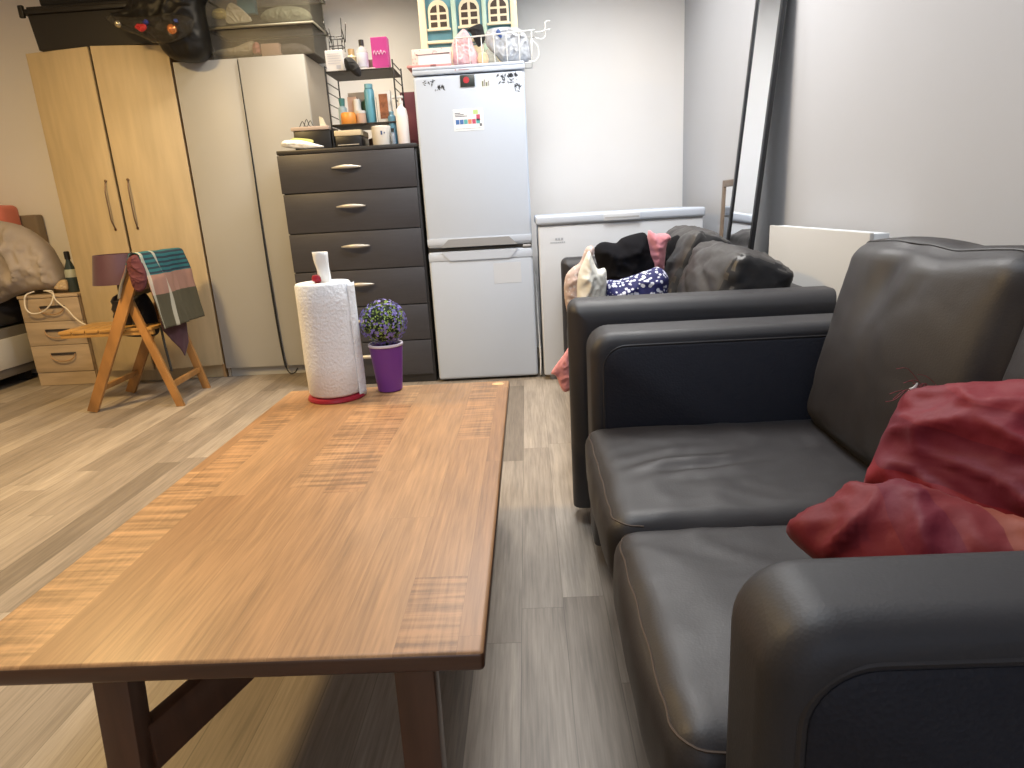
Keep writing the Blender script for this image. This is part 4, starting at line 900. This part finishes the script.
# ============================================================ NIGHTSTAND
NX0, NX1, NY, NZ = -3.372, -2.972, 4.215, .615
t = thing('nightstand', 'small beech three-drawer bedside cabinet between the bed and the birch wardrobe', 'nightstand', (-3.17, 4.42, 0))
obj('carcass', bx(NX0, NX1, NY+.018, 4.62, .001, NZ-.0185, b=.001), M_beech, t)
obj('top', bx(NX0-.004, NX1+.004, NY-.006, 4.63, NZ-.018, NZ, b=.002), M_beech, t, True)
zs = [.594, .437, .277, .092]
for i in range(3):
    d = obj('drawer', bx(NX0+.001, NX1-.001, NY, NY+.0175, zs[i+1]+.003, zs[i], b=.0012), M_beech, t, True)
    zc = zs[i]-.060; c = -3.155
    arc = [(c-.085, NY-.010, zc), (c-.075, NY-.016, zc-.022), (c-.045, NY-.020, zc-.040), (c, NY-.021, zc-.046), (c+.045, NY-.020, zc-.040), (c+.075, NY-.016, zc-.022), (c+.085, NY-.010, zc)]
    obj('handle', tb(catmull(arc, 4), .004, n=8), mat('beech_handle_%d' % i, (.40, .24, .12), .5), d, 'all', 'bowed handle with dark slot above')
    obj('handle_slot', bx(c-.085, c+.085, NY-.007, NY-.0008, zc-.006, zc+.010, b=.002), M_dksteel, d, True)
obj('plinth', bx(NX0+.002, NX1-.002, NY+.004, NY+.0175, .002, .090, b=.001), M_beech, t)
bottle('drink_bottle', (-3.060, 4.33, NZ+.001), [(0, 0), (.034, 0), (.037, .004), (.037, .12), (.030, .16), (.014, .205), (.013, .215), (0, .215)], [(0, .2155), (.017, .2155), (.017, .262), (.012, .268), (0, .268)], mat('dark_glass_bottle', (.035, .055, .06), .15), M_black, 'dark glass bottle with black cap and pale label on the bedside cabinet', 'bottle', None, ([(.0376, .098), (.038, .1), (.037, .135), (.0335, .150), (.033, .15)], mat('pale_bottle_label', (.42, .46, .40), .5)))
single('tissue_packet', puff([at_y(x, y, 4.29) for x, y in ((55, 289), (57, 284), (61, 280), (66, 280), (68, 285), (67, 290))], (0, -1, 0), .025, .02, f=30, amp=.006, seed=2), mat('crumpled_beige_film', (.55, .42, .26), .5), 'crumpled beige packet beside the bottle on the bedside cabinet', 'packet', None, 'all')
wc = [(-2.36, 3.80, .474), (-2.44, 3.84, .475), (-2.54, 3.83, .48), (-2.62, 3.76, .474), (-2.70, 3.74, .40), (-2.86, 3.92, .44), (-2.95, 4.08, .53), (-3.02, 4.18, .585), (-3.08, 4.20, .628), (-3.115, 4.24, .624), (-3.17, 4.24, .623), (-3.13, 4.195, .618), (-3.10, 4.165, .55), (-3.15, 4.15, .475), (-3.23, 4.15, .45), (-3.30, 4.16, .47), (-3.32, 4.17, .55), (-3.29, 4.185, .61), (-3.24, 4.21, .625), (-3.18, 4.27, .624)]
wpx = [(150, 331, 3.80), (135, 329, 3.86), (112, 329, 3.92), (98, 327, 3.9), (84, 324, 3.95), (74, 317, 4.03), (68, 310, 4.10), (60, 304, 4.15), (55, 299, 4.17), (53, 294, 4.18), (48, 291.5, 4.2), (44, 291, 4.24), (52, 291, 4.27), (53, 297, 4.19), (50, 305, 4.17), (42, 312, 4.17), (32, 313.5, 4.17), (26, 309, 4.17), (24.5, 301, 4.18), (26, 295, 4.19), (34, 291.5, 4.25)]
single('white_cable', tb(catmull([at_y(x, y, Y) for x, y, Y in wpx], 6), .0045, n=8), mat('white_cable', (.74, .68, .58), .5), 'white cable looping from the bedside cabinet across to the chair seat', 'cable')

# ============================================================ BED
BX0, BX1 = -4.95, -3.56
t = thing('bed', 'low divan bed with white side panel and taupe headboard at the left edge', 'bed', ((BX0+BX1)/2, 3.6, 0))
M_bedgrey = mat('bed_grey_trim', (.20, .18, .16), .6)
obj('base', bx(BX0, BX1-.012, 2.62, 4.56, .075, .40, b=.004), M_bedgrey, t, True)
obj('side_board', bx(BX1-.0118, BX1, 2.62, 4.56, .135, .335, b=.003), mat('bed_white_panel', (.66, .63, .57), .45), t, True)
for x in (BX0+.1, BX1-.1):
    for y in (2.72, 4.46): obj('leg', bx(x-.03, x+.03, y-.03, y+.03, .001, .0745), M_dkgap, t)
obj('mattress', softbox((BX0+.02, 2.64, .4005), (BX1-.015, 4.55, .60), .05, (14, 18, 8)), mat('shadowed_mattress', (.03, .026, .024), .9), t, 'all')  # mattress colour darkened to carry the shadow under the duvet
obj('headboard', bx(BX0-.16, -3.385, 4.565, 4.645, .05, 1.135, b=.012, seg=3), mat('taupe_upholstery', (.22, .175, .13), .85, bump=.2, bscale=200), t, True)
M_duvet = mat('mauve_beige_duvet', (.36, .31, .27), .9, sheen=.1, var=.12, vscale=5)
dv = thing('duvet', 'rumpled beige duvet bunched up on the bed and overhanging the bedside cabinet', 'duvet', (-3.9, 4.1, .6))
dpx = [(-120, 330), (-140, 270), (-80, 226), (-30, 214), (0, 221), (16, 225), (30, 234), (43, 246), (50, 258), (56, 270), (60, 282), (54, 289), (42, 290), (28, 292), (14, 297), (2, 303), (-20, 309), (-60, 325)]
obj('bunched_end', puff([at_y(x, y, 4.28) for x, y in dpx], (0.15, -1, 0), .15, .20, f=8.0, amp=.060, seed=9, st=(1.7, 1, .5), R=.20, sp=.018), M_duvet, dv, 'all')
obj('flat_part', softbox((BX0-.02, 2.6, .6005), (BX1-.05, 4.0, .74), .06, (40, 50, 8), (0, 0, .03), lambda p, u, n: V((0, 0, .03*fold(p, 3, 1, 4)*(u.z > 0)))), M_duvet, dv, 'all')
cp = single('coral_pillow', softbox((-4.05, 4.36, 0.96), (-3.465, 4.55, 1.205), .035, (24, 8, 16), (.0, .03, .0)), mat('coral_cotton', (.60, .17, .12), .8, sheen=.2), 'coral red pillow propped against the headboard behind the duvet', 'pillow', None, 'all')

# ============================================================ FOLDING CHAIR
fc = thing('folding_chair', 'varnished pine folding chair in front of the birch wardrobe', 'chair', (-2.3, 3.72, 0))
A0, A1 = V((-2.535, 3.505, .0)), V((-2.115, 3.534, .835)); B0, B1 = V((-2.56, 3.915, 0)), V((-2.107, 3.905, .83))
def cut_floor(bm):
    for v in bm.verts:
        if v.co.z < .012: v.co.z = .001
    return bm
for a, b in ((A0, A1), (B0, B1)): obj('front_leg', cut_floor(bar(NB(), a, b, .062, .024, b=.003)), M_pine, fc, True)
ra, rb_ = A0.lerp(A1, .745)+V((0, .026, 0)), B0.lerp(B1, .745)+V((0, .026, 0))
obj('rear_leg', cut_floor(bar(NB(), V((-2.045, 3.553, 0)), ra, .046, .024, b=.003)), M_pine, fc, True)
obj('rear_leg', cut_floor(bar(NB(), V((-2.082, 3.945, 0))-V((0, .0, 0)), rb_, .046, .024, b=.003)), M_pine, fc, True)
f1, f2 = A0.lerp(A1, .16)+V((0, .0125, 0)), B0.lerp(B1, .16)-V((0, .0125, 0)); obj('stretcher', bar(NB(), f1, f2, .030, .022, side=V((1, 0, 0)), b=.002), M_pine, fc, True)
g1, g2 = V((-2.045, 3.566, 0)).lerp(ra, .2), V((-2.082, 3.93, 0)).lerp(rb_, .2); obj('stretcher', bar(NB(), g1, g2, .034, .022, side=V((1, 0, 0)), b=.002), M_pine, fc, True)
bm = NB()
for i in range(7):
    x = -2.665+i*.078; box(bm, x, x+.072, 3.55, 3.87, .448, .466, b=.004)
for y in (3.558, 3.845): box(bm, -2.66, -2.125, y, y+.022, .424, .4478, b=.002)
obj('seat', bm, M_pine_seat, fc, True)
for k in (.84, .955):
    obj('back_slat', bar(NB(), A0.lerp(A1, k)+V((0, .0125, 0)), B0.lerp(B1, k)-V((0, .0125, 0)), .07, .014, side=V((.9, 0, -.45)), b=.002), M_pine, fc, True)

# ---- lamp standing on the chair seat
lc = V((-2.360, 3.715, .4665))
lp = thing('table_lamp', 'unlit table lamp with plum shade standing on the pine chair seat', 'lamp', lc)
bm = NB(); lathe(bm, [(0, 0), (.058, 0), (.062, .006), (.058, .03), (.066, .05), (.058, .072), (.066, .094), (.056, .12), (.062, .14), (.045, .165), (.014, .18), (.012, .24), (0, .24)], lc, 28); obj('base', bm, mat('black_ribbed_ceramic', (.012, .010, .011), .4), lp, True)
bm = NB(); lathe(bm, [(.131, .238), (.101, .403), (.099, .403), (.129, .238), (.131, .238)], lc, 40); obj('lamp_shade', bm, mat('plum_shade', (.075, .028, .044), .55, sheen=.2, var=.06, vscale=12), lp, True)
bm = NB(); tube(bm, [lc+V((-.10, 0, .395)), lc+V((.10, 0, .395))], .002); tube(bm, [lc+V((0, 0, .24)), lc+V((0, 0, .396))], .004); obj('shade_fitter', bm, M_silver, lp, 'all')

# ---- cloths over the chair back
def drape(y0, y1, top, l_front, l_back, slope_f, slope_b, wav, seed, skew=0., thick=.004, back_extra=None, gath=0.):
    def fn(u, v):
        Lf, Lb = l_front, l_back*(1+(back_extra(v) if back_extra else 0))
        T = Lf+Lb+.06; s = u*T; y = y0+(y1-y0)*v
        yy = y
        if s < Lf: d = Lf-s; p = V((top.x-.032-d*slope_f, yy, top.z-d)); w = d
        elif s < Lf+.06: a = (s-Lf)/.06*pi; p = V((top.x-.032*cos(a), yy, top.z+.022*sin(a))); w = .0
        else: d = s-Lf-.06; p = V((top.x+.032+d*slope_b, yy, top.z-d)); w = d
        k = min(1, w/.12)
        p.x += (1 if s > Lf else -1)*wav*k*(.55+noise.noise(V((yy*11+seed, w*2.0, seed)))+.4*noise.noise(V((yy*26, w*5, seed+3))))*1.6
        p.y += skew*w+gath*(v-.5)*w+.010*k*noise.noise(V((seed, w*9, v*2)))
        p.z += .008*noise.noise(V((yy*9, seed, 0)))*(1 if w < .02 else 1)
        return p
    return sheet(fn, 64, 44, thick)
topc = V((-2.108, 3.72, .848))
M_plaid, nt, b_ = nodes('checked_scarf'); L = nt.links
uv = nt.nodes.new('ShaderNodeUVMap'); sx = nt.nodes.new('ShaderNodeSeparateXYZ'); L.new(uv.outputs[0], sx.inputs[0])
def ramp(inp, stops):
    r = nt.nodes.new('ShaderNodeValToRGB'); r.color_ramp.interpolation = 'CONSTANT'; e = r.color_ramp.elements
    for i, (p, c) in enumerate(stops):
        el = e[0] if i == 0 else (e[1] if i == 1 else e.new(p)); el.position = p; el.color = rgb(c)
    L.new(inp, r.inputs[0]); return r.outputs[0]
base = ramp(sx.outputs[0], [(0, (.22, .19, .11)), (.16, (.30, .16, .12)), (.26, (.02, .13, .15)), (.56, (.34, .19, .145)), (.72, (.085, .075, .045))])
st_ = mth(nt, 'GREATER_THAN', mth(nt, 'FRACT', mth(nt, 'MULTIPLY', sx.outputs[0], 27)), .55)
inb = mth(nt, 'MULTIPLY', mth(nt, 'GREATER_THAN', sx.outputs[0], .26), mth(nt, 'LESS_THAN', sx.outputs[0], .56))
mk = mth(nt, 'MULTIPLY', st_, inb)
m1 = nt.nodes.new('ShaderNodeMix'); m1.data_type = 'RGBA'; L.new(mk, m1.inputs['Factor']); L.new(base, m1.inputs['A']); m1.inputs['B'].default_value = (.015, .035, .055, 1)
def band(lo, hi): return mth(nt, 'MULTIPLY', mth(nt, 'GREATER_THAN', sx.outputs[1], lo), mth(nt, 'LESS_THAN', sx.outputs[1], hi))
pale = mth(nt, 'ADD', band(.27, .325), band(.0, .06))
m2 = nt.nodes.new('ShaderNodeMix'); m2.data_type = 'RGBA'; L.new(mth(nt, 'MULTIPLY', pale, .62), m2.inputs['Factor']); L.new(m1.outputs['Result'], m2.inputs['A']); m2.inputs['B'].default_value = (.62, .60, .50, 1)
L.new(m2.outputs['Result'], b_.inputs['Base Color']); b_.inputs['Roughness'].default_value = .9
single('checked_scarf', drape(3.49, 3.95, topc+V((0, 0, .008)), .22, .40, .42, .07, .022, 5, .03, .004), M_plaid, 'fringed teal, pink and olive checked scarf draped over the pine chair back', 'scarf', None, 'all')
bm = NB()
for i in range(60):
    y = 3.50+.47*i/59; x = -2.005+.02*noise.noise(V((y*11, 1, 1))); z = .515
    
bm.free()
single('maroon_cardigan', drape(3.53, 3.88, topc-V((.006, 0, .030)), .10, .43, .07, .0, .002, 11, .02, .004, lambda v: .32*(1-abs(v-.72)*1.9), -.25), mat('maroon_knit', (.060, .018, .030), .9, sheen=.1), 'dark maroon garment hanging below the checked scarf on the pine chair', 'garment', None, 'all')
single('maroon_sleeve', puff([at_y(x, y, 3.495) for x, y in ((127, 262), (131, 256), (137, 255), (142, 262), (147, 275), (146, 287), (140, 292), (134, 288), (130, 276))], (0, -1, 0), .028, .006, f=18, amp=.008, seed=3), mat('maroon_cloth', (.11, .03, .038), .9), 'maroon cloth sleeve wrapped over the near end of the pine chair back', 'garment', None, 'all')
single('dark_backpack', puff([at_y(x, y, 3.74) for x, y in ((124, 335), (120, 326), (124, 310), (130, 298), (140, 290), (150, 300), (156, 316), (158, 334), (140, 337))], (0, -1, 0), .06, .05, f=12, amp=.01, seed=5), M_blackmat, 'black cloth bag slumped at the rear of the pine chair seat', 'bag', None, 'all')
single('bag_strap', tb(catmull([(-2.10, 3.60, .46), (-2.095, 3.595, .36), (-2.085, 3.59, .25), (-2.08, 3.588, .20)], 5), .007, n=6), M_blackmat, 'narrow black strap hanging below the pine chair seat', 'strap')

# ============================================================ LIGHT
def area(name, loc, size, power, col, target=None, shape='DISK', spread=pi):
    l = bpy.data.lights.new(name, 'AREA'); l.shape = shape; l.size = size; l.energy = power; l.color = col; l.spread = spread
    o = bpy.data.objects.new(name, l); C.objects.link(o); o.location = loc
    if target: o.rotation_euler = (V(target)-V(loc)).to_track_quat('-Z', 'Y').to_euler()
    return o
area('warm_ceiling_lamp', (-2.3, 2.2, 2.50), .34, 80, (1, .675, .28))
area('drawer_wall_fill', (-.98, 3.85, 2.52), .3, 14, (1, .88, .70), spread=radians(150))  # added fill light, brightens the wall above the chest of drawers
area('cool_ceiling_lamp', (.2, 2.75, 2.52), .9, 46, (1, .985, .965), spread=radians(170))
area('corner_wall_fill', (.42, 3.85, 2.52), .3, 9, (1, .97, .93), spread=radians(150))  # extra light added to brighten the back wall over the freezer
area('near_table_fill', (-.1, 1.1, 2.52), .9, 24, (.84, .92, 1))  # cool fill added to keep the near table and sofa lit
area('daylight_from_window', (.1, -1.5, 1.45), 1.5, 9, (.58, .74, 1), (-.2, 3, 1.1), 'SQUARE')
w = bpy.data.worlds.new('room_air'); S.world = w; w.use_nodes = True
w.node_tree.nodes['Background'].inputs[0].default_value = (.8, .88, 1, 1); w.node_tree.nodes['Background'].inputs[1].default_value = .05
S.view_settings.view_transform = 'Standard'; S.view_settings.look = 'None'; S.view_settings.exposure = 0
